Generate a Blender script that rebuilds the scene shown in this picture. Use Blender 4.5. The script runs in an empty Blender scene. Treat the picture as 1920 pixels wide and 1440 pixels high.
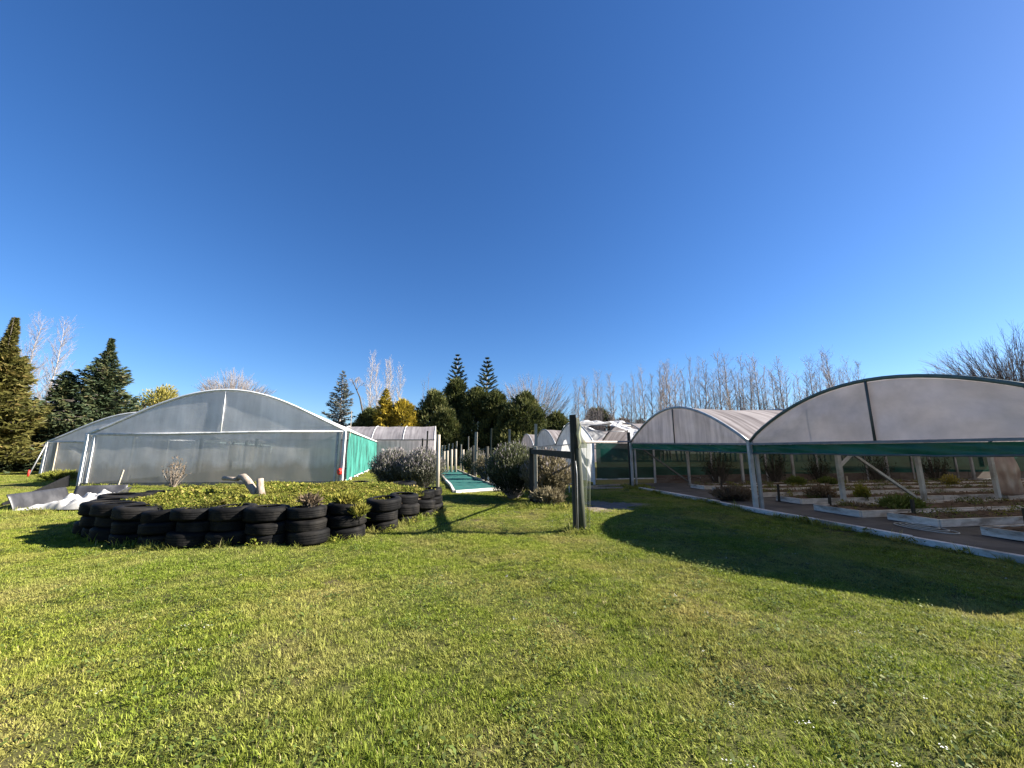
import bpy, math, random
import numpy as np
from mathutils import Vector, Matrix

S = bpy.context.scene
C = S.collection
R = math.radians

# ------------------------------------------------------------------ camera
cam_d = bpy.data.cameras.new("camera")
cam_d.sensor_width = 36.0
cam_d.lens = 36.0 * 721.0 / 1920.0
cam_d.clip_start = 0.05
cam_d.clip_end = 3000.0
cam = bpy.data.objects.new("camera", cam_d)
C.objects.link(cam)
cam.location = (0, 0, 1.5)
cam.rotation_euler = (R(90 + 10.2), 0, 0)
S.camera = cam

# ------------------------------------------------------------------ sky and sun
SUN_EL, SUN_AZ = R(29.5), R(88.0)          # azimuth measured from +Y towards +X
world = bpy.data.worlds.new("World")
S.world = world
world.use_nodes = True
wn = world.node_tree
bg = wn.nodes["Background"]
sky = wn.nodes.new("ShaderNodeTexSky")
sky.sky_type = 'NISHITA'
sky.sun_disc = False
sky.sun_elevation = SUN_EL
sky.sun_rotation = SUN_AZ
sky.altitude = 20.0
sky.air_density = 1.0
sky.dust_density = 0.3
sky.ozone_density = 6.0
hs_ = wn.nodes.new('ShaderNodeHueSaturation')
hs_.inputs['Saturation'].default_value = 1.15
hs_.inputs['Hue'].default_value = 0.507
hs_.inputs['Value'].default_value = 0.93
wn.links.new(sky.outputs[0], hs_.inputs['Color'])
wn.links.new(hs_.outputs[0], bg.inputs[0])
bg.inputs[1].default_value = 0.050
sun_d = bpy.data.lights.new("sun", 'SUN')
sun_d.energy = 5.0
sun_d.angle = R(0.53)
sun_d.color = (1.0, 0.93, 0.82)
sun = bpy.data.objects.new("sun", sun_d)
C.objects.link(sun)
sv = Vector((math.sin(SUN_AZ) * math.cos(SUN_EL), math.cos(SUN_AZ) * math.cos(SUN_EL), math.sin(SUN_EL)))
sun.rotation_euler = sv.to_track_quat('Z', 'Y').to_euler()
sun.location = sv * 100
S.view_settings.view_transform = 'Standard'
S.view_settings.look = 'None'
S.view_settings.exposure = 1.97
S.view_settings.gamma = 1.0
S.cycles.use_denoising = True
S.cycles.max_bounces = 8
S.cycles.diffuse_bounces = 3
S.cycles.transparent_max_bounces = 16
S.cycles.transmission_bounces = 6
S.cycles.caustics_reflective = False
S.cycles.caustics_refractive = False

# ------------------------------------------------------------------ materials
def newmat(name):
    m = bpy.data.materials.new(name)
    m.use_nodes = True
    nt = m.node_tree
    return m, nt, nt.nodes["Principled BSDF"], nt.nodes["Material Output"]

def col4(c):
    return (c[0], c[1], c[2], 1.0)

def ramp(nt, fac, stops):
    r = nt.nodes.new("ShaderNodeValToRGB")
    e = r.color_ramp.elements
    while len(e) > 1:
        e.remove(e[-1])
    e[0].position = stops[0][0]; e[0].color = col4(stops[0][1])
    for p, c in stops[1:]:
        n = e.new(p); n.color = col4(c)
    nt.links.new(fac, r.inputs[0])
    return r.outputs[0]

def noise(nt, vec, scale, detail=4.0, rough=0.55, stretch=None):
    n = nt.nodes.new("ShaderNodeTexNoise")
    n.inputs["Scale"].default_value = scale
    n.inputs["Detail"].default_value = detail
    n.inputs["Roughness"].default_value = rough
    if stretch is not None:
        mp = nt.nodes.new("ShaderNodeMapping")
        mp.inputs["Scale"].default_value = stretch
        nt.links.new(vec, mp.inputs[0])
        vec = mp.outputs[0]
    nt.links.new(vec, n.inputs["Vector"])
    return n.outputs["Fac"]

def texco(nt, kind="Object"):
    return nt.nodes.new("ShaderNodeTexCoord").outputs[kind]

def mixc(nt, fac, a, b, mode='MIX'):
    m = nt.nodes.new("ShaderNodeMix")
    m.data_type = 'RGBA'; m.blend_type = mode
    for sock, v in ((m.inputs[0], fac), (m.inputs[6], a), (m.inputs[7], b)):
        if isinstance(v, (int, float)):
            sock.default_value = v
        elif isinstance(v, tuple):
            sock.default_value = col4(v)
        else:
            nt.links.new(v, sock)
    return m.outputs[2]

def bump(nt, bsdf, h, strength=0.3, dist=0.02):
    b = nt.nodes.new("ShaderNodeBump")
    b.inputs["Strength"].default_value = strength
    b.inputs["Distance"].default_value = dist
    nt.links.new(h, b.inputs["Height"])
    nt.links.new(b.outputs[0], bsdf.inputs["Normal"])

def pmat(name, c1, c2, scale=3.0, rough=0.7, stretch=None, bmp=0.3, c3=None, coord="Object", spec=0.3, metal=0.0, lo=0.3, hi=0.7):
    m, nt, b, out = newmat(name)
    v = texco(nt, coord)
    f = noise(nt, v, scale, 6.0, 0.6, stretch)
    c = ramp(nt, f, [(lo, c1), (hi, c2)])
    if c3 is not None:
        f2 = noise(nt, v, scale * 0.37, 5.0, 0.65, stretch)
        r2 = ramp(nt, f2, [(0.48, (0, 0, 0)), (0.66, (1, 1, 1))])
        c = mixc(nt, r2, c, c3)
    oi = nt.nodes.new("ShaderNodeObjectInfo")
    rr = ramp(nt, oi.outputs["Random"], [(0.0, (0.82, 0.82, 0.82)), (1.0, (1.12, 1.12, 1.12))])
    c = mixc(nt, 1.0, c, rr, 'MULTIPLY')
    nt.links.new(c, b.inputs["Base Color"])
    b.inputs["Roughness"].default_value = rough
    b.inputs["Specular IOR Level"].default_value = spec
    b.inputs["Metallic"].default_value = metal
    if bmp:
        bump(nt, b, noise(nt, v, scale * 3, 5.0, 0.6, stretch), bmp, 0.01)
    return m

def film(name, c_clean, c_dirt, transp, transl, streak=(6.0, 0.5, 1.0), scale=1.0, gloss=0.07, spots=None, base_dirt=None):
    """weathered polythene or woven cloth: diffuse + translucent + a little see-through"""
    m, nt, b, out = newmat(name)
    nt.nodes.remove(b)
    v = texco(nt, "UV")
    f = noise(nt, v, scale, 6.0, 0.6, streak)
    g = noise(nt, v, scale * 0.6, 5.0, 0.6)
    c = ramp(nt, f, [(0.35, c_dirt), (0.62, c_clean)])
    blot = ramp(nt, g, [(0.35, (0.78, 0.78, 0.78)), (0.65, (1.08, 1.08, 1.08))])
    c = mixc(nt, 1.0, c, blot, 'MULTIPLY')
    if spots is not None:
        s = noise(nt, v, scale * 1.5, 6.0, 0.65, (1.6, 0.22, 1.0))
        c = mixc(nt, ramp(nt, s, [(0.46, (0, 0, 0)), (0.64, (0.85, 0.85, 0.85))]), c, spots)
    if base_dirt is not None:
        # mud splashed and algae grown up the foot of the sheet
        sx = nt.nodes.new("ShaderNodeSeparateXYZ"); nt.links.new(v, sx.inputs[0])
        ad = nt.nodes.new("ShaderNodeMath"); ad.operation = 'MULTIPLY_ADD'
        nt.links.new(noise(nt, v, 1.3, 6.0, 0.65, (1.0, 0.6, 1.0)), ad.inputs[0])
        ad.inputs[1].default_value = -1.35
        nt.links.new(sx.outputs[1], ad.inputs[2])
        dr = ramp(nt, ad.outputs[0], [(0.0, (0.8, 0.8, 0.8)), (0.35, (0, 0, 0))])
        c = mixc(nt, dr, c, base_dirt)
    bp = nt.nodes.new("ShaderNodeBump")
    bp.inputs["Strength"].default_value = 0.35
    bp.inputs["Distance"].default_value = 0.03
    nt.links.new(noise(nt, v, 1.7, 3.0, 0.5, (1.0, 0.5, 1.0)), bp.inputs["Height"])
    d = nt.nodes.new("ShaderNodeBsdfDiffuse")
    t = nt.nodes.new("ShaderNodeBsdfTranslucent")
    gl = nt.nodes.new("ShaderNodeBsdfGlossy"); gl.inputs["Roughness"].default_value = 0.28
    tr = nt.nodes.new("ShaderNodeBsdfTransparent")
    for n in (d, t, gl):
        nt.links.new(bp.outputs[0], n.inputs["Normal"])
    nt.links.new(c, d.inputs[0]); nt.links.new(c, t.inputs[0])
    def mix(fac, a, bb):
        x = nt.nodes.new("ShaderNodeMixShader")
        if isinstance(fac, float): x.inputs[0].default_value = fac
        else: nt.links.new(fac, x.inputs[0])
        nt.links.new(a, x.inputs[1]); nt.links.new(bb, x.inputs[2])
        return x.outputs[0]
    s = mix(transl, d.outputs[0], t.outputs[0])
    s = mix(gloss, s, gl.outputs[0])
    s = mix(transp, s, tr.outputs[0])
    nt.links.new(s, out.inputs[0])
    return m

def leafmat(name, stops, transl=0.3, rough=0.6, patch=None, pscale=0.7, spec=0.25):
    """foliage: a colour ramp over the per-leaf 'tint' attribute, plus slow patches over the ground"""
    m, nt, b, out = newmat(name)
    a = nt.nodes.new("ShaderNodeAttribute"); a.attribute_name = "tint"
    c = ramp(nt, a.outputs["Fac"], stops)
    if patch is not None:
        geo = nt.nodes.new("ShaderNodeNewGeometry")
        f = noise(nt, geo.outputs["Position"], pscale, 5.0, 0.62)
        c = mixc(nt, ramp(nt, f, [(0.44, (0, 0, 0)), (0.70, (0.85, 0.85, 0.85))]), c, patch)
        f2 = noise(nt, geo.outputs["Position"], pscale * 0.31, 4.0, 0.55)
        c = mixc(nt, 1.0, c, ramp(nt, f2, [(0.3, (0.84, 0.90, 0.86)), (0.7, (1.16, 1.10, 0.95))]), 'MULTIPLY')
    nt.links.new(c, b.inputs["Base Color"])
    b.inputs["Roughness"].default_value = rough
    b.inputs["Specular IOR Level"].default_value = spec
    t = nt.nodes.new("ShaderNodeBsdfTranslucent")
    nt.links.new(c, t.inputs[0])
    mx = nt.nodes.new("ShaderNodeMixShader"); mx.inputs[0].default_value = transl
    nt.links.new(b.outputs[0], mx.inputs[1]); nt.links.new(t.outputs[0], mx.inputs[2])
    nt.links.new(mx.outputs[0], out.inputs[0])
    return m

M = {}
M['soil_lawn'] = pmat('lawn_soil', (0.045, 0.055, 0.014), (0.085, 0.085, 0.028), 2.0, 0.95, c3=(0.09, 0.07, 0.04), spec=0.1)
M['grass'] = leafmat('grass_blade', [(0.0, (0.075, 0.115, 0.014)), (0.40, (0.20, 0.25, 0.034)), (0.78, (0.36, 0.385, 0.08)), (0.9, (0.42, 0.37, 0.16)), (1.0, (0.50, 0.42, 0.24))], 0.35, 0.6, patch=(0.37, 0.315, 0.125), pscale=0.8, spec=0.08)
M['weed'] = leafmat('weed_leaf', [(0.0, (0.07, 0.10, 0.016)), (0.5, (0.16, 0.19, 0.03)), (0.85, (0.28, 0.27, 0.055)), (1.0, (0.36, 0.28, 0.10))], 0.35, 0.6, patch=(0.20, 0.17, 0.05), pscale=1.3, spec=0.1)
M['rosette'] = leafmat('rosette_leaf', [(0.0, (0.05, 0.08, 0.018)), (0.7, (0.11, 0.15, 0.035)), (1.0, (0.22, 0.22, 0.08))], 0.25, 0.6, spec=0.12)
M['daisy'] = pmat('daisy_petal', (0.75, 0.75, 0.72), (0.8, 0.8, 0.78), bmp=0)
M['white_paint'] = pmat('white_painted_metal', (0.58, 0.585, 0.58), (0.72, 0.72, 0.71), 6.0, 0.5, c3=(0.44, 0.43, 0.39))
M['white_board'] = pmat('white_painted_board', (0.46, 0.445, 0.41), (0.66, 0.645, 0.61), 4.0, 0.7, stretch=(1, 1, 3), c3=(0.24, 0.22, 0.19))
M['steel'] = pmat('galvanised_steel', (0.30, 0.31, 0.32), (0.44, 0.45, 0.46), 5.0, 0.45, metal=0.35, c3=(0.22, 0.21, 0.19))
M['dark_steel'] = pmat('dark_steel', (0.07, 0.075, 0.075), (0.13, 0.135, 0.13), 5.0, 0.55)
M['grey_rail'] = pmat('dull_grey_rail', (0.15, 0.15, 0.16), (0.24, 0.24, 0.25), 4.0, 0.6)
M['green_pipe'] = pmat('green_edged_pipe', (0.06, 0.085, 0.075), (0.12, 0.15, 0.14), 4.0, 0.5)
M['rubber'] = pmat('tyre_rubber', (0.004, 0.004, 0.0043), (0.010, 0.010, 0.0105), 5.0, 0.65, c3=(0.022, 0.020, 0.018), bmp=0.5, spec=0.07)
M['black_plastic'] = pmat('black_plastic', (0.028, 0.028, 0.031), (0.055, 0.055, 0.06), 3.0, 0.45, c3=(0.085, 0.085, 0.09), spec=0.45)
M['black_matt'] = pmat('black_matt_plastic', (0.008, 0.008, 0.009), (0.014, 0.014, 0.015), 3.0, 0.8, spec=0.1)
M['wood_dark'] = pmat('weathered_dark_timber', (0.018, 0.017, 0.014), (0.05, 0.045, 0.036), 5.0, 0.85, stretch=(6, 6, 0.6), c3=(0.026, 0.03, 0.021))
M['wood_pale'] = pmat('weathered_pale_timber', (0.24, 0.21, 0.165), (0.42, 0.38, 0.31), 5.0, 0.85, stretch=(6, 6, 0.5), c3=(0.19, 0.16, 0.12))
M['wood_green'] = pmat('mossy_round_timber', (0.035, 0.04, 0.03), (0.095, 0.10, 0.08), 6.0, 0.85, stretch=(5, 5, 0.6), c3=(0.04, 0.048, 0.032))
M['drift'] = pmat('bleached_branch', (0.22, 0.175, 0.135), (0.40, 0.33, 0.265), 9.0, 0.85, stretch=(3, 3, 1), c3=(0.12, 0.095, 0.075))
M['cloth_white'] = pmat('white_sheet', (0.34, 0.33, 0.315), (0.46, 0.45, 0.43), 3.0, 0.85, c3=(0.25, 0.24, 0.215))
M['soil'] = pmat('dark_soil', (0.035, 0.026, 0.018), (0.085, 0.062, 0.044), 9.0, 0.95, bmp=1.0, c3=(0.12, 0.085, 0.06), spec=0.1)
M['dirt'] = pmat('bare_dirt', (0.13, 0.105, 0.085), (0.22, 0.18, 0.145), 6.0, 0.95, bmp=0.8, spec=0.1)
M['mat'] = pmat('weed_mat', (0.024, 0.026, 0.029), (0.050, 0.052, 0.056), 2.5, 0.85, bmp=0.4, c3=(0.078, 0.077, 0.077))
M['carpet'] = pmat('green_carpet', (0.005, 0.065, 0.056), (0.011, 0.11, 0.092), 3.0, 0.9, bmp=0.6, c3=(0.02, 0.085, 0.075))
M['chip'] = pmat('bark_chip', (0.05, 0.035, 0.024), (0.15, 0.10, 0.07), 30.0, 0.9, coord="Object")
M['bark'] = pmat('tree_bark', (0.05, 0.042, 0.035), (0.11, 0.095, 0.08), 4.0, 0.9, stretch=(4, 4, 0.7))
M['bark_pale'] = pmat('pale_bark', (0.27, 0.235, 0.215), (0.40, 0.36, 0.335), 4.0, 0.85)
M['bark_grey'] = pmat('grey_twig', (0.20, 0.175, 0.165), (0.32, 0.285, 0.27), 2.0, 0.9)
M['bark_mid'] = pmat('brown_twig', (0.20, 0.165, 0.15), (0.31, 0.265, 0.245), 2.0, 0.9)
M['bark_dark'] = pmat('dark_twig', (0.11, 0.09, 0.085), (0.19, 0.16, 0.15), 2.0, 0.9)
M['red'] = pmat('red_plastic', (0.5, 0.03, 0.02), (0.62, 0.05, 0.035), 5.0, 0.45)
M['hose'] = pmat('pale_hose', (0.22, 0.24, 0.22), (0.35, 0.36, 0.34), 5.0, 0.5)
M['low_wall'] = pmat('brown_low_board', (0.085, 0.07, 0.06), (0.15, 0.125, 0.105), 2.0, 0.85, stretch=(1, 1, 3), c3=(0.075, 0.05, 0.042))
M['ochre'] = pmat('ochre_panel', (0.42, 0.33, 0.19), (0.55, 0.45, 0.28), 2.0, 0.8)
M['clear_film'] = film('grey_front_film', (0.82, 0.80, 0.76), (0.62, 0.61, 0.57), 0.29, 0.45, (2.5, 0.25, 1.0), 0.8, 0.07, base_dirt=(0.46, 0.405, 0.32))
M['gable_grey'] = film('grey_gable_film', (0.70, 0.71, 0.72), (0.54, 0.55, 0.56), 0.10, 0.44, (3.0, 0.4, 1.0), 0.7, 0.08)
M['roof_grey'] = film('grey_roof_film', (0.66, 0.66, 0.66), (0.48, 0.475, 0.47), 0.08, 0.40, (5.0, 0.4, 1.0), 0.7)
M['roof_dirty'] = film('dirty_roof_film', (0.42, 0.395, 0.40), (0.24, 0.22, 0.225), 0.04, 0.40, (4.0, 0.3, 1.0), 0.9)
M['gable_pink'] = film('dusty_gable_film', (0.84, 0.775, 0.775), (0.52, 0.47, 0.475), 0.03, 0.60, (5.0, 0.35, 1.0), 0.8, 0.05)
M['gable_dusty'] = film('cloudy_gable_film', (0.88, 0.80, 0.80), (0.54, 0.50, 0.51), 0.04, 0.60, (1.1, 0.8, 1.0), 0.7, 0.05)
M['roof_pink'] = film('streaked_roof_film', (0.46, 0.42, 0.41), (0.20, 0.172, 0.165), 0.03, 0.42, (5.0, 0.22, 1.0), 1.0, 0.05)
M['film_white'] = film('white_film', (0.70, 0.70, 0.70), (0.56, 0.56, 0.57), 0.04, 0.35, (3.0, 0.6, 1.0), 1.0, 0.08)
M['teal_cloth'] = film('teal_side_cloth', (0.085, 0.35, 0.285), (0.045, 0.21, 0.175), 0.06, 0.36, (2.2, 0.15, 1.0), 1.4, 0.03, spots=(0.03, 0.06, 0.05))
M['green_valance'] = film('green_valance_cloth', (0.010, 0.125, 0.088), (0.006, 0.075, 0.052), 0.03, 0.25, (0.7, 4.0, 1.0), 0.8, 0.02)
M['green_net'] = film('dark_green_net', (0.012, 0.075, 0.058), (0.006, 0.03, 0.026), 0.07, 0.15, (0.6, 2.0, 1.0), 0.6, 0.02)
M['thin_net'] = film('fine_olive_net', (0.085, 0.10, 0.06), (0.05, 0.06, 0.04), 0.68, 0.12, (2.0, 0.6, 1.0), 1.5, 0.02)
M['wrap'] = film('wrapped_clear_film', (0.62, 0.50, 0.44), (0.45, 0.34, 0.29), 0.10, 0.4, (2.0, 0.8, 1.0), 3.0, 0.14)

# ------------------------------------------------------------------ mesh helpers
def link(o, parent=None):
    C.objects.link(o)
    if parent is not None:
        o.parent = parent
    return o

def tag(o, label=None, cat=None, group=None, kind=None):
    if label: o["label"] = label
    if cat: o["category"] = cat
    if group: o["group"] = group
    if kind: o["kind"] = kind
    return o

def thing(name, label, cat, loc=(0, 0, 0), rotz=0.0, group=None):
    o = bpy.data.objects.new(name, None)
    o.empty_display_size = 0.1
    o.location = loc; o.rotation_euler = (0, 0, rotz)
    link(o)
    return tag(o, label, cat, group)

def fast_mesh(name, V, F, mat, tint=None, uv=None, smooth=False):
    V = np.asarray(V, dtype=np.float32); F = np.asarray(F, dtype=np.int32)
    k = F.shape[1]
    me = bpy.data.meshes.new(name)
    me.vertices.add(len(V)); me.vertices.foreach_set("co", V.ravel())
    me.loops.add(F.size); me.loops.foreach_set("vertex_index", F.ravel())
    me.polygons.add(len(F))
    me.polygons.foreach_set("loop_start", np.arange(0, F.size, k, dtype=np.int32))
    me.polygons.foreach_set("loop_total", np.full(len(F), k, dtype=np.int32))
    if smooth:
        me.polygons.foreach_set("use_smooth", np.ones(len(F), dtype=bool))
    if tint is not None:
        a = me.attributes.new("tint", 'FLOAT', 'POINT')
        a.data.foreach_set("value", np.asarray(tint, dtype=np.float32))
    me.update(calc_edges=True)
    if uv is not None:
        l = me.uv_layers.new(name="UVMap")
        l.data.foreach_set("uv", np.asarray(uv, dtype=np.float32)[F.ravel()].ravel())
    if mat is not None:
        me.materials.append(mat)
    me.validate()
    return me

def fobj(name, V, F, mat, parent=None, **kw):
    return link(bpy.data.objects.new(name, fast_mesh(name, V, F, mat, **kw)), parent)

class MB:
    def __init__(self):
        self.v = []; self.f = []; self.uv = []
    def box(self, c, s, ax=None):
        """box with centre c, full sizes s, optional axes"""
        c = Vector(c)
        X, Y, Z = ax if ax else (Vector((1, 0, 0)), Vector((0, 1, 0)), Vector((0, 0, 1)))
        n = len(self.v)
        b = min(s) * 0.12
        for dz in (-1, 1):
            for dx, dy in ((-1, -1), (1, -1), (1, 1), (-1, 1)):
                self.v.append(c + X * (dx * s[0] / 2) + Y * (dy * s[1] / 2) + Z * (dz * s[2] / 2))
        self.f += [[n, n+3, n+2, n+1], [n+4, n+5, n+6, n+7], [n, n+1, n+5, n+4], [n+1, n+2, n+6, n+5], [n+2, n+3, n+7, n+6], [n+3, n, n+4, n+7]]
        return self
    def beam(self, a, b, w, h, up=(0, 0, 1)):
        a = Vector(a); b = Vector(b); d = b - a
        X = d.normalized(); u = Vector(up)
        if abs(X.dot(u)) > 0.95: u = Vector((0, 1, 0))
        Y = u.cross(X).normalized(); Z = X.cross(Y)
        return self.box((a + b) / 2, (d.length, w, h), (X, Y, Z))
    def tube(self, pts, rad, n=8, caps=True):
        pts = [Vector(p) for p in pts]
        if not isinstance(rad, (list, tuple)): rad = [rad] * len(pts)
        base = len(self.v); prev = None
        for i, p in enumerate(pts):
            t = (pts[min(i + 1, len(pts) - 1)] - pts[max(i - 1, 0)]).normalized()
            if prev is None:
                u = Vector((0, 0, 1)) if abs(t.z) < 0.9 else Vector((0, 1, 0))
                X = u.cross(t).normalized()
            else:
                X = (prev - t * prev.dot(t)).normalized()
            Y = t.cross(X); prev = X
            for k in range(n):
                a = 2 * math.pi * k / n
                self.v.append(p + (X * math.cos(a) + Y * math.sin(a)) * rad[i])
        for i in range(len(pts) - 1):
            for k in range(n):
                a = base + i * n + k; b = base + i * n + (k + 1) % n
                self.f.append([a, b, b + n, a + n])
        if caps:
            self.f.append([base + k for k in range(n)][::-1])
            e = base + (len(pts) - 1) * n
            self.f.append([e + k for k in range(n)])
        return self
    def build(self, name, mat, parent=None, smooth=False, bevel=0.0):
        me = bpy.data.meshes.new(name)
        me.from_pydata([tuple(v) for v in self.v], [], self.f)
        me.materials.append(mat)
        if smooth:
            me.polygons.foreach_set("use_smooth", [len(p.vertices) == 4 for p in me.polygons])
        me.update()
        o = link(bpy.data.objects.new(name, me), parent)
        if bevel:
            md = o.modifiers.new("bevel", 'BEVEL'); md.width = bevel; md.segments = 2; md.limit_method = 'ANGLE'
        return o

def surf(name, fn, nu, nv, mat, parent, usize=1.0, vsize=1.0, smooth=True):
    """a sheet fn(u, v) -> point, u and v in 0..1, UVs in metres"""
    V = np.zeros(((nu + 1) * (nv + 1), 3)); UV = np.zeros(((nu + 1) * (nv + 1), 2))
    k = 0
    for i in range(nu + 1):
        for j in range(nv + 1):
            p = fn(i / nu, j / nv)
            V[k] = (p[0], p[1], p[2]); UV[k] = (i / nu * usize, j / nv * vsize); k += 1
    i, j = np.meshgrid(np.arange(nu), np.arange(nv), indexing='ij')
    a = (i * (nv + 1) + j).ravel()
    F = np.stack([a, a + nv + 1, a + nv + 2, a + 1], 1)
    return fobj(name, V, F, mat, parent, uv=UV, smooth=smooth)

def copy_tree(o, parent=None):
    c = o.copy(); C.objects.link(c)
    if parent is not None: c.parent = parent
    for ch in [x for x in KIDS.get(o.name, [])]:
        copy_tree(ch, c)
    return c
KIDS = {}

def wob(x, y, s=0):
    return (math.sin(x * 1.7 + s) * math.cos(y * 1.3 + s * 2) + 0.6 * math.sin(x * 3.9 + y * 2.7 + s * 3) + 0.35 * math.sin(x * 8.3 - y * 5.1 + s))

def hgt(x, y):
    """gentle unevenness of the lawn"""
    return 0.022 * np.sin(x * 1.3 + 0.7) * np.cos(y * 1.1) + 0.014 * np.sin(x * 3.1 + y * 2.3) + 0.008 * np.sin(x * 6.7 - y * 5.3)

rng = np.random.default_rng(7)

# ------------------------------------------------------------------ ground
def nonuni(lo, hi, step, far):
    inner = np.arange(lo, hi + 1e-6, step)
    out = np.array([hi + 2, hi + 6, hi + 15, hi + 40, hi + 120, far])
    return np.concatenate([lo - (out[::-1] - hi), inner, out])
gx = nonuni(-26, 26, 0.25, 900); gy = nonuni(-4, 30, 0.25, 1200)
GX, GY = np.meshgrid(gx, gy, indexing='ij')
fade = np.clip((27 - np.abs(GX)) / 4, 0, 1) * np.clip((31 - GY) / 4, 0, 1) * np.clip((GY + 5) / 2, 0, 1)
GZ = hgt(GX, GY) * fade
a = (np.arange(len(gx) - 1)[:, None] * len(gy) + np.arange(len(gy) - 1)[None, :]).ravel()
lawn = fobj('lawn', np.stack([GX.ravel(), GY.ravel(), GZ.ravel()], 1), np.stack([a, a + len(gy), a + len(gy) + 1, a + 1], 1), M['soil_lawn'], smooth=True)
tag(lawn, kind='structure')

# ------------------------------------------------------------------ directions of the growing blocks
D = Vector((-0.1498, 0.9887, 0.0))        # along the open front of the shade houses, away from the camera
E_ = Vector((0.9845, 0.1755, 0.0))        # along their vaults, to the right
P0 = Vector((5.38, 17.64, 0)); P1 = Vector((6.45, 10.58, 0)); P2 = Vector((7.424, 4.153, 0))

A0 = Vector((3.97, 19.1, 0))

def arch(s, power=0.95):
    return math.sin(math.pi * min(max(s, 0), 1)) ** power

def lerp(a, b, t):
    return a + (b - a) * t

def vault(root, A, B, axis, L, zA, zB, rise, mats, power=0.95, hoops=None, hoop_mat=None, hoop_r=0.03, gable=True, bar=None, roof=True, seed=0, nbars=(0.5,), sag=0.02):
    """one arched bay: feet at A and B, ridge along axis; adds gable film, roof film, hoops, eave pipe"""
    A = Vector(A); B = Vector(B); axis = Vector(axis)
    W = (B - A).length
    def prof(s):
        p = lerp(A, B, s)
        return Vector((p.x, p.y, lerp(zA, zB, s) + rise * arch(s, power)))
    if gable:
        def fg(u, v):
            b = lerp(A, B, u); b = Vector((b.x, b.y, lerp(zA, zB, u) + 0.01))
            t = prof(u); t.z -= 0.02
            p = lerp(b, t, v)
            off = sag * wob(u * W * 0.8, v * 2.2, seed) * math.sin(math.pi * min(max(u, 0.02), 0.98)) * (0.3 + v * (1 - v) * 2)
            return p + axis * (0.02 + off)
        surf('gable_film', fg, 48, 10, mats[0], root, W, 1.6)
    if roof:
        def fr(u, v):
            p = prof(v) + axis * (u * L)
            p.z += 0.012 * wob(u * L * 1.1, v * 6, seed + 3) + 0.012
            if hoops and 0.02 < v < 0.98:
                q = (u * L) / hoops
                p.z -= 0.035 * math.sin(math.pi * (q - math.floor(q))) ** 2 * math.sin(math.pi * v)
            return p
        surf('roof_film', fr, max(12, int(L * 1.6)), 22, mats[1], root, L, W * 1.12)
    hm = hoop_mat or M['steel']
    ys = [0.0] if not hoops else [i * hoops for i in range(int(L / hoops) + 1)]
    for y in ys:
        MB().tube([prof(i / 24) + axis * y + Vector((0, 0, hoop_r * 0.9)) for i in range(25)], hoop_r if y else hoop_r * 1.3, 6).build('hoop', hm, root, True)
    for nb in nbars:
        b = lerp(A, B, nb)
        MB().tube([Vector((b.x, b.y, lerp(zA, zB, nb))) - axis * 0.015, prof(nb) - axis * 0.015], 0.024, 6).build('gable_bar', bar or hm, root, True)
    return prof

# ------------------------------------------------------------------ big grey polythene greenhouse, left
LA = Vector((-19.9, 18.2, 0)); LB = Vector((-8.35, 19.35, 0))
LAX = Vector((-0.262, 0.965, 0)).normalized()
Lx = (LB - LA).normalized(); Ln = 26.0
lg = thing('polythene_greenhouse', 'large grey polythene greenhouse with white arched front behind the tyre bed', 'greenhouse', LA)
lg_inv = Matrix.Translation(-LA)
def rel(o):
    """mesh was built in world coordinates: hang it on its thing without moving it"""
    o.data.transform(Matrix.Translation(-Vector(o.parent.location)))
    return o
def settle(root):
    for o in C.objects:
        if o.parent == root and not o.get('_s'):
            o.data.transform(Matrix.Rotation(-root.rotation_euler.z, 4, 'Z') @ Matrix.Translation(-Vector(root.location)))
            o['_s'] = 1
        elif o.parent is not None and o.parent.parent == root and not o.get('_s'):
            o.data.transform(Matrix.Rotation(-root.rotation_euler.z, 4, 'Z') @ Matrix.Translation(-Vector(root.location)))
            o['_s'] = 1
zA, zB = 2.36, 2.60
vault(lg, LA, LB, LAX, Ln, zA, zB, 2.06, (M['gable_grey'], M['roof_grey']), power=1.12, hoops=3.25, hoop_mat=M['white_paint'], hoop_r=0.045, bar=M['white_paint'], seed=1, sag=0.008)
def front_l(u, v):
    b = lerp(LA, LB, 0.012 + u * 0.974)
    z = lerp(0.10, lerp(zA, zB, u) - 0.06, v)
    off = 0.008 * wob(u * 9, v * 2.0, 2)
    pleat = 0.02 * math.sin(u * 260) * max(0, v - 0.8) * 5 * (1 if u < 0.4 else 0.25)
    return Vector((b.x, b.y, z)) + LAX * (0.03 + off + pleat)
surf('front_film', front_l, 120, 12, M['clear_film'], lg, 11.6, 2.3)
MB().tube([Vector((LA.x, LA.y, zA)) - Lx * 0.1, lerp(LA, LB, 0.3) + Vector((0, 0, lerp(zA, zB, .3) - 0.02)), lerp(LA, LB, 0.62) + Vector((0, 0, lerp(zA, zB, .62))), Vector((LB.x, LB.y, zB)) + Lx * 0.05], 0.055, 8).build('eave_pipe', M['white_paint'], lg, True)
MB().beam(LA + Vector((0.1, -.02, 0.08)), LB + Vector((-.1, -.02, 0.08)), 0.05, 0.16).build('base_board', M['dark_steel'], lg)
for P, z in ((LA, zA), (LB, zB)):
    MB().beam(P, P + Vector((0, 0, z)), 0.13, 0.13).build('corner_post', M['white_paint'], lg, bevel=0.01)
MB().beam(LB + Vector((-0.33, -0.03, 0)), LB + Vector((-0.33, -0.03, zB - 0.05)), 0.10, 0.08).build('corner_post', M['steel'], lg, bevel=0.008)
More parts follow.
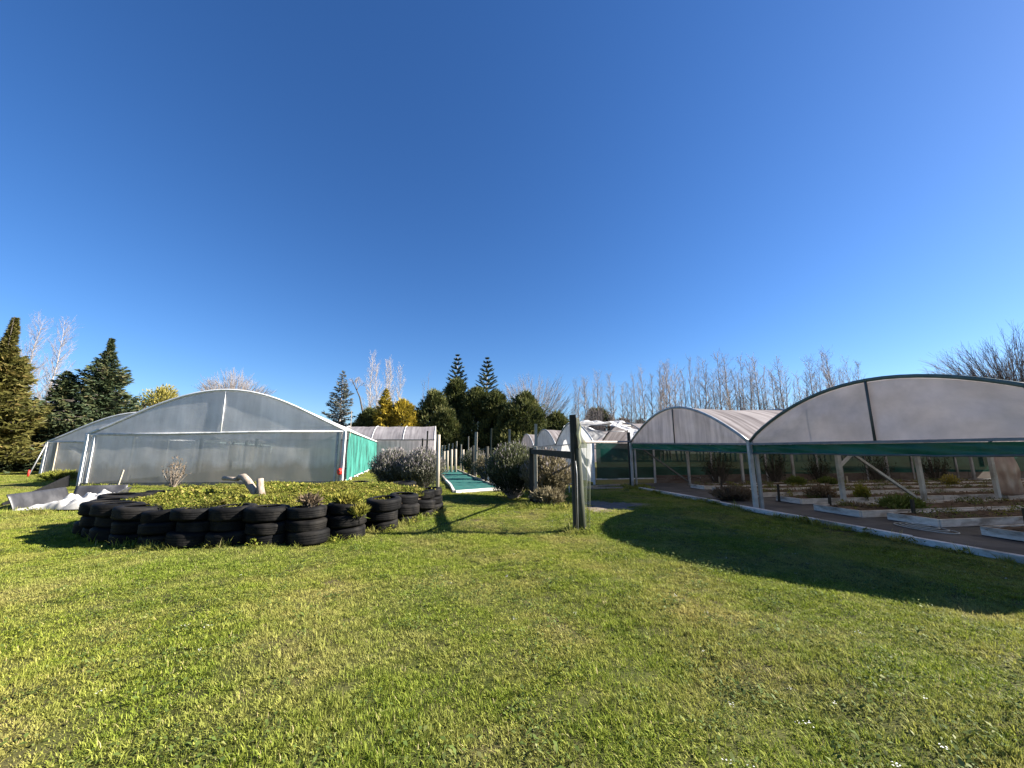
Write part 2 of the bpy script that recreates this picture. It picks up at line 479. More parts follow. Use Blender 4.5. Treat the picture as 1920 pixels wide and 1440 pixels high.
MB().beam(LA + Vector((0.28, 0.02, 0)), LA + Vector((0.28, 0.02, zA - 0.05)), 0.10, 0.06).build('corner_post', M['white_paint'], lg, bevel=0.008)
for i in range(1, 9):
    for q in (0.0, 1.0):
        P = lerp(LA, LB, q) + LAX * (i * 3.2)
        MB().beam(P, P + Vector((0, 0, lerp(zA, zB, q))), 0.10, 0.10).build('side_post', M['white_paint'], lg)
for s, y in ((0.30, 3.2), (0.40, 6.4), (0.55, 3.2), (0.66, 6.4), (0.74, 3.2), (0.22, 9.6), (0.86, 6.4)):
    P = lerp(LA, LB, s) + LAX * y
    MB().beam(P, P + Vector((0, 0, 2.3)), 0.12, 0.12).build('inner_post', M['dark_steel'], lg)
MB().beam(lerp(LA, LB, 0.8) + LAX * 0.5 + Vector((0, 0, 1.55)), lerp(LA, LB, 0.97) + LAX * 0.4 + Vector((0, 0, 2.45)), 0.07, 0.07).build('inner_brace', M['dark_steel'], lg)
# side curtain of teal cloth and left side film
def side_r(u, v):
    P = LB + LAX * (0.15 + u * (Ln - 0.3))
    z = lerp(0.16 + 0.12 * abs(math.sin(u * 31)), zB - 0.10, v)
    return P + Vector((0.20 + 0.08 * math.sin(u * 88) * (0.4 + (1 - v)) + 0.03 * wob(u * 40, v * 2, 5), 0, z))
sc_o = surf('side_curtain', side_r, 240, 8, M['teal_cloth'], lg, Ln, 2.1)
MB().tube([LB + LAX * 0.1 + Vector((0.20, 0, 0.20)), LB + LAX * Ln + Vector((0.20, 0, 0.20))], 0.03, 6).build('curtain_roller', M['white_paint'], sc_o, True)
MB().beam(LB + Vector((0.12, 0, zB + 0.02)), LB + LAX * Ln + Vector((0.12, 0, zB + 0.02)), 0.22, 0.08).build('gutter', M['white_paint'], lg)
def side_l(u, v):
    P = LA + LAX * (0.15 + u * (Ln - 0.3))
    return P + Vector((0, 0, lerp(0.1, zA - 0.05, v)))
surf('side_film', side_l, 40, 4, M['roof_grey'], lg, Ln, 2.2)
def back_l(u, v):
    p = lerp(LA, LB, u) + LAX * Ln
    return Vector((p.x, p.y, lerp(0.05, lerp(zA, zB, u) + 2.0 * arch(u, 1.1), v)))
surf('end_film', back_l, 40, 6, M['roof_grey'], lg, 11.6, 4)
for s0, s1, y, z0, z1 in ((0.295, 0.355, 7.0, 1.0, 2.05), (0.365, 0.42, 7.2, 0.9, 2.0), (0.56, 0.68, 9.0, 1.3, 1.85), (0.70, 0.82, 9.5, 1.3, 1.85)):
    MB().beam(lerp(LA, LB, s0) + LAX * y + Vector((0, 0, (z0 + z1) / 2)), lerp(LA, LB, s1) + LAX * y + Vector((0, 0, (z0 + z1) / 2)), 0.05, z1 - z0).build('inner_panel', M['ochre'], lg)
MB().box(lerp(LA, LB, 0.5) + LAX * 12 + Vector((0, 0, 0.02)), (11.2, 23, 0.03), (Lx, LAX, Vector((0, 0, 1)))).build('inner_floor', M['mat'], lg)
settle(lg)

# second bay, set back on the left
KA = Vector((-33.2, 27.8, 0)); KB = KA + Lx * 11.6
kg = thing('polythene_greenhouse', 'set-back grey greenhouse bay at far left beside the conifers', 'greenhouse', KA)
vault(kg, KA, KB, LAX, 17, 2.28, 2.45, 2.05, (M['gable_grey'], M['roof_grey']), power=1.12, hoops=3.25, hoop_mat=M['white_paint'], hoop_r=0.05, bar=M['white_paint'], seed=4, sag=0.008)
def front_k(u, v):
    b = lerp(KA, KB, 0.01 + u * 0.98)
    return Vector((b.x, b.y, lerp(0.05, lerp(2.28, 2.45, u) - 0.05, v))) + LAX * (0.03 + 0.025 * wob(u * 9, v * 2, 7))
surf('front_film', front_k, 50, 6, M['clear_film'], kg, 11.6, 2.2)
MB().tube([KA + Vector((0, 0, 2.28)), KB + Vector((0, 0, 2.45))], 0.06, 8).build('eave_pipe', M['white_paint'], kg, True)
MB().beam(KA, KA + Vector((0, 0, 2.28)), 0.16, 0.16).build('corner_post', M['white_paint'], kg)
MB().beam(KA + Vector((0.6, 0.02, 0)), KA + Vector((0.6, 0.02, 2.25)), 0.3, 0.08).build('corner_post', M['wood_pale'], kg)
MB().tube([KA + Vector((-0.25, -0.5, -0.05)), KA + Vector((0.0, -0.05, 2.2))], 0.04, 6).build('prop_pole', M['steel'], kg, True)
MB().beam(KA + LAX * 0.4 + Lx * 1.2 + Vector((0, 0, 2.0)), KA + LAX * 0.4 + Lx * 5.2 + Vector((0, 0, 0.6)), 0.10, 0.10).build('inner_brace', M['dark_steel'], kg)
def side_k(u, v):
    return KA + LAX * (u * 17) + Vector((0, 0, lerp(0.05, 2.25, v)))
surf('side_film', side_k, 20, 4, M['roof_grey'], kg, 17, 2.2)
settle(kg)

# ------------------------------------------------------------------ open shade house, right (two vaulted bays)
rg = thing('shade_house', 'open-sided shade house with two dusty arched roofs on the right', 'greenhouse', P1)
LR = 27.0
Z0, Z1, Z2 = 1.96, 1.76, 1.70
vault(rg, P0, P1, E_, LR, Z0, Z1, 1.25, (M['gable_pink'], M['roof_pink']), power=0.92, hoops=4.2, hoop_mat=M['steel'], hoop_r=0.035, bar=M['dark_steel'], seed=11, nbars=(0.5,))
vault(rg, P1, P2, E_, LR, Z1, Z2, 1.15, (M['gable_dusty'], M['roof_pink']), power=0.82, hoops=4.2, hoop_mat=M['green_pipe'], hoop_r=0.029, bar=M['dark_steel'], seed=15, nbars=(0.494,))
MB().tube([lerp(P1, P2, 0.285) + E_ * 0.12 + Vector((0, 0, Z1)), lerp(P1, P2, 0.285) + E_ * 0.12 + Vector((0, 0, Z1 + 0.79))], 0.02, 6).build('gable_bar', M['steel'], rg, True)
for Pa, Pb, za, zb, sd in ((P0, P1, Z0, Z1, 0.0), (P1, P2, Z1, Z2, 2.0)):
    MB().beam(Pa + Vector((0, 0, za - 0.02)), Pb + Vector((0, 0, zb - 0.015)), 0.06, 0.045).build('eave_rail', M['grey_rail'], rg)
    def val(u, v, Pa=Pa, Pb=Pb, za=za, zb=zb, sd=sd):
        p = lerp(Pa, Pb, 0.008 + u * 0.984)
        top = lerp(za, zb, u) - 0.05
        return Vector((p.x, p.y, top - 0.205 * (1 - v) - 0.012 * (1 - v) * wob(u * 7, 1, sd))) + E_ * (0.035 + 0.02 * wob(u * 9, v * 3, sd))
    vo = surf('valance', val, 90, 5, M['green_valance'], rg, 7.1, 0.22)
    MB().tube([Vector((lerp(Pa, Pb, t).x, lerp(Pa, Pb, t).y, lerp(za, zb, t) - 0.262 - 0.012 * wob(t * 7, 1, sd))) + E_ * 0.035 for t in np.linspace(0.01, 0.99, 20)], 0.02, 6).build('valance_pipe', M['dark_steel'], vo, True)
for P, z in ((P0, Z0 + 0.0), (P1, Z1 + 0.1)):
    MB().beam(P, P + Vector((0, 0, z)), 0.10, 0.10).build('post', M['steel'], rg, bevel=0.008)
    q = P + E_ * 0.17
    MB().beam(q - D * 0.02, q - D * 0.02 + Vector((0, 0, z - 0.06)), 0.08, 0.07).build('post', M['steel'], rg, bevel=0.008)
MB().beam(P0 + D * 0.16, P0 + D * 0.16 + Vector((0, 0, 2.45)), 0.12, 0.12).build('post', M['wood_dark'], rg, bevel=0.01)
for k in range(1, 10):
    for P, z in ((P0, Z0), (P1, Z1), (P2, Z2)):
        q = P + E_ * (2.80 * k)
        MB().beam(q, q + Vector((0, 0, z)), 0.10, 0.10).build('post', M['steel'], rg, bevel=0.008)
def brace(a, b, w=0.065, m='steel'):
    MB().beam(a, b, w, w).build('brace', M[m], rg)
brace(P0 + E_ * 0.55 + Vector((0, 0, 1.70)), P0 + E_ * 2.85 + Vector((0, 0, 0.15)), m='dark_steel')
brace(P1 + E_ * 3.1 + Vector((0, 0, 1.62)), P1 + E_ * 5.5 + Vector((0, 0, 0.12)))
brace(P1 + E_ * 2.85 + Vector((0, 0, 1.15)), P1 + E_ * 3.5 + Vector((0, 0, 1.62)))
for P, za in ((P0, Z0), (P1, Z1), (P2, Z2)):
    MB().beam(P + Vector((0, 0, za + 0.03)), P + E_ * LR + Vector((0, 0, za + 0.03)), 0.22, 0.09).build('gutter', M['steel'], rg)
def endnet(u, v):
    p = lerp(P0 + D * 1.7, P2, u) + E_ * LR
    return Vector((p.x, p.y, lerp(0.4, 1.75, v)))
surf('end_net', endnet, 40, 3, M['green_net'], rg, 14, 1.4)
MB().beam(P0 + E_ * LR + Vector((0, 0, 0.2)), P2 + E_ * LR + Vector((0, 0, 0.2)), 0.05, 0.4).build('end_board', M['low_wall'], rg)
for i, (Pa, Pb, za, zb, rs, pw) in enumerate(((P0, P1, Z0, Z1, 1.25, .92), (P1, P2, Z1, Z2, 1.12, .92))):
    def fe(u, v, Pa=Pa, Pb=Pb, za=za, zb=zb, rs=rs):
        p = lerp(Pa, Pb, u) + E_ * LR
        return Vector((p.x, p.y, lerp(za, zb, u) + v * rs * arch(u, .92)))
    surf('end_gable_film', fe, 30, 4, M['gable_pink'], rg, 7, 1.4)
def cover(u, v):  # added sheet over the corridor, put in to keep sun off the net wall
    a_ = P0 + Vector((0, 0, Z0 + 0.10)); b_ = A0 + Vector((0, 0, 2.10))
    p = lerp(a_, b_, v) + E_ * (1.6 + u * (LR - 1.8))
    p.z += 0.10 * math.sin(math.pi * v) * -1 + 0.015 * wob(u * 30, v * 3, 6)
    return p
surf('added_shade_cover', cover, 40, 6, M['roof_pink'], rg, LR, 1.8)
settle(rg)

# floor of the shade house and its kerb
fl = MB()
c = [P0 + D * 1.6 + E_ * 0.1, P2 - D * 3 + E_ * 0.1, P2 - D * 3 + E_ * (LR + 1), P0 + D * 1.6 + E_ * (LR + 1)]
wm = surf('weed_mat', lambda u, v: lerp(lerp(c[0], c[3], u), lerp(c[1], c[2], u), v) + Vector((0, 0, 0.045 + 0.008 * wob(u * 25, v * 16))), 60, 40, M['mat'], None, 28, 18)
tag(wm, kind='structure')
kb = thing('timber_kerb', 'long white board kerb along the foot of the open shade house', 'kerb', P1)
kstart = P0 - D * 1.0 - E_ * 0.18
L_k = 2.45
for i in range(6):
    a_ = kstart - D * (i * L_k) + Vector((0, 0, 0.05 + 0.012 * (i % 2)))
    b_ = kstart - D * (i * L_k + L_k - 0.012) + Vector((0, 0, 0.055 + 0.01 * ((i + 1) % 3)))
    MB().beam(a_, b_, 0.15 if i in (1, 2) else 0.11, 0.10).build('board', M['white_board'], kb, bevel=0.006)
settle(kb)

# ------------------------------------------------------------------ block of vaults beyond (first one torn)
def block(i):
    return A0 + D * (7.08 * i)
names = ['shade house with torn white roof plastic behind the gate post', 'dusty arched shade house just beyond the torn one', 'farther arched shade house beside the carpet path']
for i in range(3):
    a_, b_ = block(i + 1), block(i)
    g = thing('shade_house', names[i], 'greenhouse', b_, group='arched shade houses beyond the gate')
    mats = (M['film_white'] if i < 2 else M['gable_pink'], M['roof_pink'])
    rise = 1.22
    pf = vault(g, a_, b_, E_, 26, 1.98, 2.05, rise, mats, power=0.9, hoops=3.2, hoop_mat=M['steel'], hoop_r=0.035, bar=M['steel'], seed=20 + i, nbars=(), roof=(i > 0))
    if i == 0:
        # roof film starts further back; the first stretch is torn loose
        def fr0(u, v, pf=pf):
            p = pf(v) + E_ * (3.1 + u * 22.9)
            p.z += 0.02 * wob(u * 30, v * 6, 2)
            return p
        surf('roof_film', fr0, 40, 20, M['roof_pink'], g, 23, 8)
        def torn(u, v, pf=pf):
            s = 0.02 + 0.6 * v
            p = pf(s) + E_ * (u * 3.0 * (0.8 + 0.3 * math.sin(v * 9)))
            p.z += 0.10 * abs(wob(u * 5, v * 7, 9)) + 0.03
            return p
        surf('torn_film', torn, 30, 30, M['film_white'], g, 3, 5)
        def torn2(u, v, pf=pf):
            s = 0.60 + 0.40 * v
            p = pf(s) + E_ * (1.9 + 0.7 * u + 0.5 * (v - 0.3) + 0.25 * math.sin(v * 12))
            p.z += 0.09 * abs(wob(u * 3, v * 8, 4)) + 0.02
            return p
        surf('torn_film', torn2, 10, 24, M['film_white'], g, 1, 4)
        for s in (0.70, 0.85):
            p = pf(s)
            MB().tube([p, p + E_ * 3.2], 0.02, 5).build('purlin', M['steel'], g, True)
        # near side: net wall with low brown boards, posts
        def nets(u, v):
            p = A0 + E_ * (0.15 + u * 30.5)
            return p + Vector((0, 0, lerp(0.42 if u > .105 else .28, 1.98, v))) + D * (0.03 * wob(u * 30, v * 3, 3))
        surf('side_net', nets, 120, 6, M['green_net'], g, 26, 1.6)
        MB().beam(A0 + E_ * 0.1 + Vector((0, 0, 0.27)), A0 + E_ * 6.5 + Vector((0, 0, 0.27)), 0.05, 0.05).build('bottom_rail', M['white_paint'], g)
        for j in range(11):
            MB().beam(A0 + E_ * (3.2 + j * 2.5) + Vector((0, 0, 0.21)), A0 + E_ * (3.2 + j * 2.5 + 2.47) + Vector((0, 0, 0.21 + 0.01 * (j % 2))), 0.05, 0.42).build('low_board', M['low_wall'], g)
        for j in range(8):
            q = A0 + E_ * (j * 3.2)
            MB().beam(q, q + Vector((0, 0, 2.05)), 0.09, 0.09).build('post', M['white_paint'] if j == 0 else M['steel'], g)
    def fw(u, v, a_=a_, b_=b_, i=i):
        p = lerp(a_, b_, u)
        return Vector((p.x, p.y, lerp(0.12, 2.0, v))) + E_ * (0.03 * wob(u * 6, v * 2, i))
    surf('wall_film', fw, 30, 5, M['film_white'] if i < 2 else M['gable_pink'], g, 7, 2)
    MB().beam(Vector((a_.x, a_.y, 1.98)) - E_ * 0.03, Vector((b_.x, b_.y, 2.05)) - E_ * 0.03, 0.05, 0.06).build('eave_rail', M['steel'], g)
    MB().beam(a_, a_ + Vector((0, 0, 2.0)), 0.09, 0.09).build('post', M['steel'], g)
    settle(g)

# long side-on vaults further back
def side_on(label, x0, x1, y, ze, rise, depth, group, seed, wall=True):
    g = thing('polythene_tunnel', label, 'greenhouse', (x0, y, 0), group=group)
    n = int((x1 - x0) / 2.7)
    def pf(s, x):
        return Vector((x - 0.17 * s * depth, y + s * depth, ze + rise * arch(s, 0.8)))
    surf('roof_film', lambda u, v: pf(v, lerp(x0, x1, u)) + Vector((0, 0, 0.02 * wob(u * 30, v * 5, seed) - 0.05 * abs(math.sin(u * n * math.pi)))), 60, 18, M['roof_pink'] if seed % 2 else M['roof_dirty'], g, x1 - x0, depth * 1.1)
    for i in range(n + 1):
        x = lerp(x0, x1, i / n)
        MB().tube([pf(j / 16, x) + Vector((0, 0, 0.03)) for j in range(17)], 0.03, 5).build('hoop', M['white_paint'], g, True)
    surf('wall_film', lambda u, v: Vector((lerp(x0, x1, u), y + 0.02 + 0.03 * wob(u * 20, v * 2, seed), lerp(0.1, ze, v))), 40, 4, M['gable_pink'], g, x1 - x0, ze)
    MB().beam((x0, y - 0.03, ze), (x1, y - 0.03, ze), 0.05, 0.09).build('eave_rail', M['dark_steel'], g)
    for x in (x0, x1):
        surf('end_film', lambda u, v, x=x: Vector((x - 0.17 * u * depth, y + u * depth, lerp(0.1, ze + rise * arch(u, 0.8), v))), 20, 6, M['gable_pink'], g, depth, 4)
    settle(g)
    return g
side_on('pale tunnel seen side-on above the left lavender, right of the teal curtain', -23.0, -7.6, 38.0, 2.78, 1.55, 7.0, 'side-on tunnels in the background', 2)
side_on('low long tunnel seen side-on behind the fence stakes at the path end', -8.4, 14.0, 62.0, 2.2, 1.95, 8.0, 'side-on tunnels in the background', 3)

# ------------------------------------------------------------------ carpet path
pathc = [(-1.25, 15.9), (-2.35, 20.2), (-3.6, 25.5), (-5.65, 34.5)]
def path_pt(t, s):
    n = len(pathc) - 1
    k = min(int(t * n), n - 1); f = t * n - k
    p = lerp(Vector(pathc[k]), Vector(pathc[k + 1]), f)
    d = (Vector(pathc[k + 1]) - Vector(pathc[k])).normalized()
    nrm = Vector((d.y, -d.x))
    w = lerp(0.92, 0.80, t)
    q = p + nrm * (s * w)
    skew = 0.55 * s * max(0, 1 - t * 6)
    return Vector((q.x, q.y + skew, 0.0))
cp = surf('carpet_path', lambda u, v: path_pt(u, v * 2 - 1) + Vector((0, 0, 0.05 + 0.012 * wob(u * 30, v * 3))), 90, 8, M['carpet'], None, 19, 1.8)
tag(cp, kind='structure')
for s in (-1, 1):
    for k in range(5):
        t0, t1 = k * 0.2, k * 0.2 + 0.196
        MB().beam(path_pt(t0, s * 1.07) + Vector((0, 0, 0.06)), path_pt(t1, s * 1.07) + Vector((0, 0, 0.06)), 0.10, 0.12).build('edging_board', M['white_board'] if (s < 0 and k < 2) or (s > 0 and k < 1) else M['wood_pale'], cp, bevel=0.006)
MB().beam(path_pt(0, -1.0) + Vector((0, -0.06, 0.055)), path_pt(0, 1.0) + Vector((0, -0.06, 0.055)), 0.09, 0.11).build('edging_board', M['white_board'], cp, bevel=0.006)

# bare dirt patch inside the gateway
def dirt(u, v):
    th = u * 2 * math.pi
    r = v * (1 + 0.22 * math.sin(3 * th + 1) + 0.14 * math.sin(5 * th) + 0.08 * math.sin(11 * th + 2))
    x = 2.75 + 1.05 * r * math.cos(th); y = 11.7 + 1.15 * r * math.sin(th)
    return Vector((x, y, float(hgt(x, y)) + 0.012 * (1 - v) + 0.004))
dp = surf('dirt_patch', dirt, 48, 8, M['dirt'], None, 6, 1)
tag(dp, kind='structure')

# ------------------------------------------------------------------ tyre ring
def tyre_mesh(name, Ro, wd, seed):
    r = random.Random(seed)
    h = wd / 2
    prof = []
    # inner bead -> lower sidewall -> tread with grooves -> upper sidewall -> inner bead, then inside
    prof += [(Ro * 0.63, -h * 0.86), (Ro * 0.66, -h), (Ro * 0.80, -h * 1.02), (Ro * 0.92, -h * 0.93), (Ro * 0.975, -h * 0.78)]
    z = -h * 0.70
    for k in range(4):
        w = h * 1.40 / 4
        prof += [(Ro, z + 0.01 * h), (Ro, z + w * 0.78), (Ro - 0.010, z + w * 0.80), (Ro - 0.010, z + w * 0.98)]
        z += w
    prof = prof[:-2]
    prof += [(Ro * 0.975, h * 0.78), (Ro * 0.92, h * 0.93), (Ro * 0.80, h * 1.02), (Ro * 0.66, h), (Ro * 0.63, h * 0.86),
             (Ro * 0.66, h * 0.80), (Ro * 0.86, h * 0.72), (Ro * 0.93, 0), (Ro * 0.86, -h * 0.72), (Ro * 0.66, -h * 0.80)]
    n = 48; m = len(prof)
    V = []; F = []
    lug = 6
    for i in range(n):
        a_ = 2 * math.pi * i / n
        d = 1 + 0.006 * math.sin(2 * a_ + seed)
        for rr, zz in prof:
            q = rr
            if rr > Ro * 0.985 and i % 2: q = rr - 0.003
            sagz = -0.006 * math.sin(a_ + seed)
            V.append((q * d * math.cos(a_), q * d * math.sin(a_), zz + sagz))
    for i in range(n):
        for j in range(m):
            F.append((i * m + j, ((i + 1) % n) * m + j, ((i + 1) % n) * m + (j + 1) % m, i * m + (j + 1) % m))
    me = fast_mesh(name, V, F, M['rubber'])
    sm = np.ones(len(F), dtype=bool)
    me.polygons.foreach_set("use_smooth", sm)
    me.set_sharp_from_angle(angle=R(38))
    return me
tyres = [tyre_mesh('tyre', 0.315, 0.215, 1), tyre_mesh('tyre', 0.30, 0.205, 2), tyre_mesh('tyre', 0.33, 0.235, 3), tyre_mesh('tyre', 0.285, 0.185, 4)]
soil_disc = None
stacks = [(x if x > -4 else -4 + (x + 4) * 0.90, y, n) for x, y, n in [(q[0] - 0.12, q[1], q[2]) for q in [(-2.05, 10.45, 3), (-2.08, 9.75, 3), (-2.25, 8.85, 3), (-2.5, 8.12, 3), (-2.88, 7.33, 3), (-3.38, 6.93, 3), (-4.03, 6.82, 3), (-4.68, 6.78, 3), (-5.33, 6.78, 3),
          (-5.98, 6.85, 3), (-6.62, 6.97, 3), (-7.24, 7.18, 3), (-7.82, 7.48, 3), (-8.32, 7.90, 3), (-8.68, 8.45, 3), (-8.85, 9.08, 3), (-8.9, 9.75, 3), (-8.75, 10.4, 3)]]]
back = [(-2.55, 11.1, 2), (-3.15, 11.6, 3), (-4.0, 12.0, 2), (-4.75, 12.3, 3), (-5.5, 12.35, 2), (-6.2, 12.35, 2)]
ordn = ['first', 'second', 'third', 'fourth', 'fifth', 'sixth', 'seventh', 'eighth', 'ninth', 'tenth', 'eleventh', 'twelfth', 'thirteenth', 'fourteenth', 'fifteenth', 'sixteenth', 'seventeenth', 'eighteenth', 'nineteenth', 'twentieth',
        'twenty-first', 'twenty-second', 'twenty-third', 'twenty-fourth', 'twenty-fifth', 'twenty-sixth', 'twenty-seventh', 'twenty-eighth', 'twenty-ninth', 'thirtieth', 'thirty-first', 'thirty-second', 'thirty-third', 'thirty-fourth', 'thirty-fifth', 'thirty-sixth', 'thirty-seventh', 'thirty-eighth', 'thirty-ninth', 'fortieth']
rt = random.Random(5)
top_of = {}
for si, (x, y, n) in enumerate(stacks + back):
    isb = si >= len(stacks)
    z = 0.0
    for k in range(n):
        me = tyres[rt.randrange(4)]
        w = (0.215, 0.205, 0.235, 0.185)[tyres.index(me)]
        o = bpy.data.objects.new('tyre', me)
        z += w / 2
        o.location = (x + rt.uniform(-.045, .045), y + rt.uniform(-.045, .045), z - 0.004)
        o.rotation_euler = (rt.uniform(-.055, .055), rt.uniform(-.055, .055), rt.uniform(0, 6.28))
        z += w / 2 - 0.002
        sx_ = rt.uniform(1.05, 1.14)
        o.scale = (sx_, sx_, 1.0)
        link(o)
        lvl = ('bottom', 'middle', 'top')[k if n == 3 else (0 if k == 0 else 2)]
        where = ('%s stack from the right along the front of the ring' % ordn[si]) if not isb else ('%s stack from the right at the back of the ring' % ordn[si - len(stacks)])
        tag(o, '%s black tyre of the %s' % (lvl, where), 'tyre', 'black tyres edging the raised bed')
    top_of[si] = z
# soil heaped inside the ring
bc = Vector((-5.25, 9.55)); brx, bry = 3.1, 2.75
def bed_z(x, y):
    q = ((x - bc.x) / brx) ** 2 + ((y - bc.y) / bry) ** 2
    return 0.50 + 0.07 * max(0, 1 - q) + 0.02 * wob(x * 1.5, y * 1.5, 3) * 0.6
def bedf(u, v):
    th = u * 2 * math.pi
    x = bc.x + brx * v * math.cos(th); y = bc.y + bry * v * math.sin(th)
    return Vector((x, y, bed_z(x, y) - (0.06 if v > 0.95 else 0)))
bs = surf('raised_soil', bedf, 64, 14, M['soil'], None, 20, 3)
tag(bs, kind='structure')
# soil filling the tyres of the front row, one plug per stack
for si in range(len(stacks)):
    x, y, n = stacks[si]
    mb = MB()
    V = [(x, y, top_of[si] - 0.10)]; F = []
    for k in range(16):
        a_ = 2 * math.pi * k / 16
        V.append((x + 0.25 * math.cos(a_), y + 0.25 * math.sin(a_), top_of[si] - 0.12 + 0.015 * math.sin(3 * a_ + si)))
    F = [(0, 1 + k, 1 + (k + 1) % 16) for k in range(16)]
    o = fobj('tyre_soil', V, F, M['soil'])
    tag(o, kind='structure')

# driftwood branch lying on the bed
dw = thing('driftwood_branch', 'bleached forked driftwood branch lying on the weedy tyre bed', 'branch', (-5.4, 8.4, 0.5))
def dpt(u, v, Y):
    p10 = R(10.2); xx = (u - 960) / 721; yy = (720 - v) / 721
    r = Vector((xx, math.cos(p10) - math.sin(p10) * yy, math.sin(p10) + math.cos(p10) * yy))
    return Vector((0, 0, 1.5)) + r * (Y / r.y)
MB().tube([dpt(483, 938, 8.35), dpt(474, 924, 8.40), dpt(463, 908, 8.45), dpt(456, 900, 8.48), dpt(449, 901, 8.50), dpt(441, 906, 8.52)], [0.085, 0.075, 0.078, 0.07, 0.055, 0.04], 9).build('limb', M['drift'], dw, True)
MB().tube([dpt(445, 905, 8.5), dpt(434, 904, 8.55), dpt(418, 903, 8.6)], [0.045, 0.04, 0.045], 8).build('side_limb', M['drift'], dw, True)
MB().tube([dpt(489, 938, 8.30), dpt(487, 920, 8.32), dpt(487, 904, 8.34)], [0.085, 0.07, 0.065], 9).build('stump', M['drift'], dw, True)
settle(dw)
dw.location.z += 0.07

# ------------------------------------------------------------------ black trough with white sheet, left
tr = thing('black_trough', 'black plastic trough open at the front beside the tyre bed', 'trough', (-13.0, 11.5, 0))
def panel(name, a0, a1, h, lean, nrm, parent, mat='black_plastic', th=0.02, h2=None):
    a0 = Vector(a0); a1 = Vector(a1); nrm = Vector(nrm)
    V = []; F = []
    nseg = 14
    h2 = h if h2 is None else h2
    for i in range(nseg + 1):
        t = i / nseg
        b = lerp(a0, a1, t)
        hh = lerp(h, h2, t)
        for j in range(7):
            s = j / 6
            off = nrm * (lean * s ** 1.6 + 0.025 * math.sin(t * 7 + s * 2))
            V.append(b + off + Vector((0, 0, hh * s)))
    for i in range(nseg):
        for j in range(6):
            k = i * 7 + j
            F.append((k, k + 7, k + 8, k + 1))
    o = fobj(name, [tuple(v) for v in V], F, M[mat], parent, smooth=True)
    md = o.modifiers.new("thick", 'SOLIDIFY'); md.thickness = th
    return o
panel('side_wall', (-13.0, 10.45, 0), (-14.1, 12.75, 0), 0.44, 0.16, (-0.9, -0.4, 0), tr)
panel('back_wall', (-14.1, 12.75, 0), (-12.95, 13.3, 0), 0.46, 0.10, (-0.3, 0.9, 0), tr)
panel('side_wall', (-12.95, 13.3, 0), (-11.2, 11.0, 0), 0.40, 0.12, (0.9, 0.45, 0), tr)
V = [(-13.0, 10.5, 0.03), (-11.0, 11.0, 0.03), (-12.6, 13.3, 0.03), (-14.1, 12.7, 0.03)]
fobj('floor', V, [(0, 1, 2, 3)], M['black_plastic'], tr)
settle(tr)
t2 = thing('black_liner', 'long strip of black plastic standing on edge behind the trough', 'edging', (-15, 13, 0))
panel('strip', (-14.3, 11.3, 0), (-20.4, 18.3, 0), 0.12, 0.05, (-0.8, -0.6, 0), t2, mat='black_matt', h2=0.5)
settle(t2)
def sheet(u, v):
    x = -12.7 + 1.9 * u + 0.15 * math.sin(v * 6); y = 10.15 + 1.5 * v + 0.55 * u + 0.1 * math.sin(u * 7)
    edge = (math.sin(math.pi * u) * math.sin(math.pi * v)) ** 0.35
    z = 0.06 + edge * (0.16 + 0.17 * u + 0.06 * wob(u * 7, v * 4, 1) + 0.05 * abs(math.sin(u * 10 + v * 9 + 2 * math.sin(v * 5))) + 0.03 * math.sin(v * 24 + u * 6) + 0.035 * abs(math.sin(u * 23 + 4 * math.sin(v * 6))) + 0.02 * math.sin(u * 41 + v * 33))
    return Vector((x, y, z))
sh = surf('white_sheet', sheet, 60, 50, M['cloth_white'], None, 2, 1.5)
tag(sh, 'crumpled white sheet heaped in front of the black trough', 'sheet')
st = MB().tube([(-25.2, 21.0, 0), (-25.18, 21.0, 0.42)], 0.05, 8).build('marker_stake', M['red'], None, True)
st.data.transform(Matrix.Translation((-6.2, 4.6, 0)))
tag(st, 'short red-topped stake on the grass by the set-back greenhouse', 'stake')
sk = MB().beam((-15.55, 15.6, 0.0), (-15.4, 15.6, 0.85), 0.05, 0.05).build('timber_stake', M['wood_pale'], None)
tag(sk, 'thin pale stake leaning in front of the grey front film', 'stake')
rc = MB()
for k in range(3):
    rc.tube([Vector((-8.38 + (0.11 - k * 0.03) * math.cos(t), 19.15 - 0.03 * k, 0.62 + (0.14 - k * 0.03) * math.sin(t))) for t in np.linspace(0, 2 * math.pi, 20)], 0.028, 6, caps=False)
rc = rc.build('hose_coil', M['red'], None, True)
tag(rc, 'small red hose coil hung on the greenhouse corner post', 'hose')

# ------------------------------------------------------------------ gate post, rail and pole
gp = thing('gate_post', 'tall round timber gate post with dark board and torn scrap in the lawn', 'post', (1.3, 7.75, 0))
gx0, gy0 = 1.25, 7.75
pts = [(gx0 + 0.085, gy0 + 0.02, 0), (gx0 + 0.07, gy0 + 0.02, 0.8), (gx0 + 0.05, gy0 + 0.02, 1.4), (gx0 + 0.02, gy0 + 0.02, 2.2)]
MB().tube(pts, [0.088, 0.084, 0.08, 0.07], 14).build('round_pole', M['wood_green'], gp, True)
MB().beam((gx0 - 0.045, gy0 - 0.02, 0), (gx0 - 0.055, gy0 - 0.02, 1.88), 0.055, 0.15, up=(0, 1, 0)).build('board', M['wood_dark'], gp, bevel=0.006)
MB().tube([(gx0 + 0.0, gy0 - 0.075, 0.02), (gx0 + 0.01, gy0 - 0.08, 1.1), (gx0 - 0.01, gy0 - 0.075, 1.35)], 0.012, 6).build('wire', M['steel'], gp, True)
MB().beam((gx0 - 0.01, gy0 + 0.0, 1.6), (gx0 - 0.03, gy0 + 0.0, 2.26), 0.12, 0.14, up=(0, 1, 0)).build('top_board', M['wood_dark'], gp, bevel=0.008)
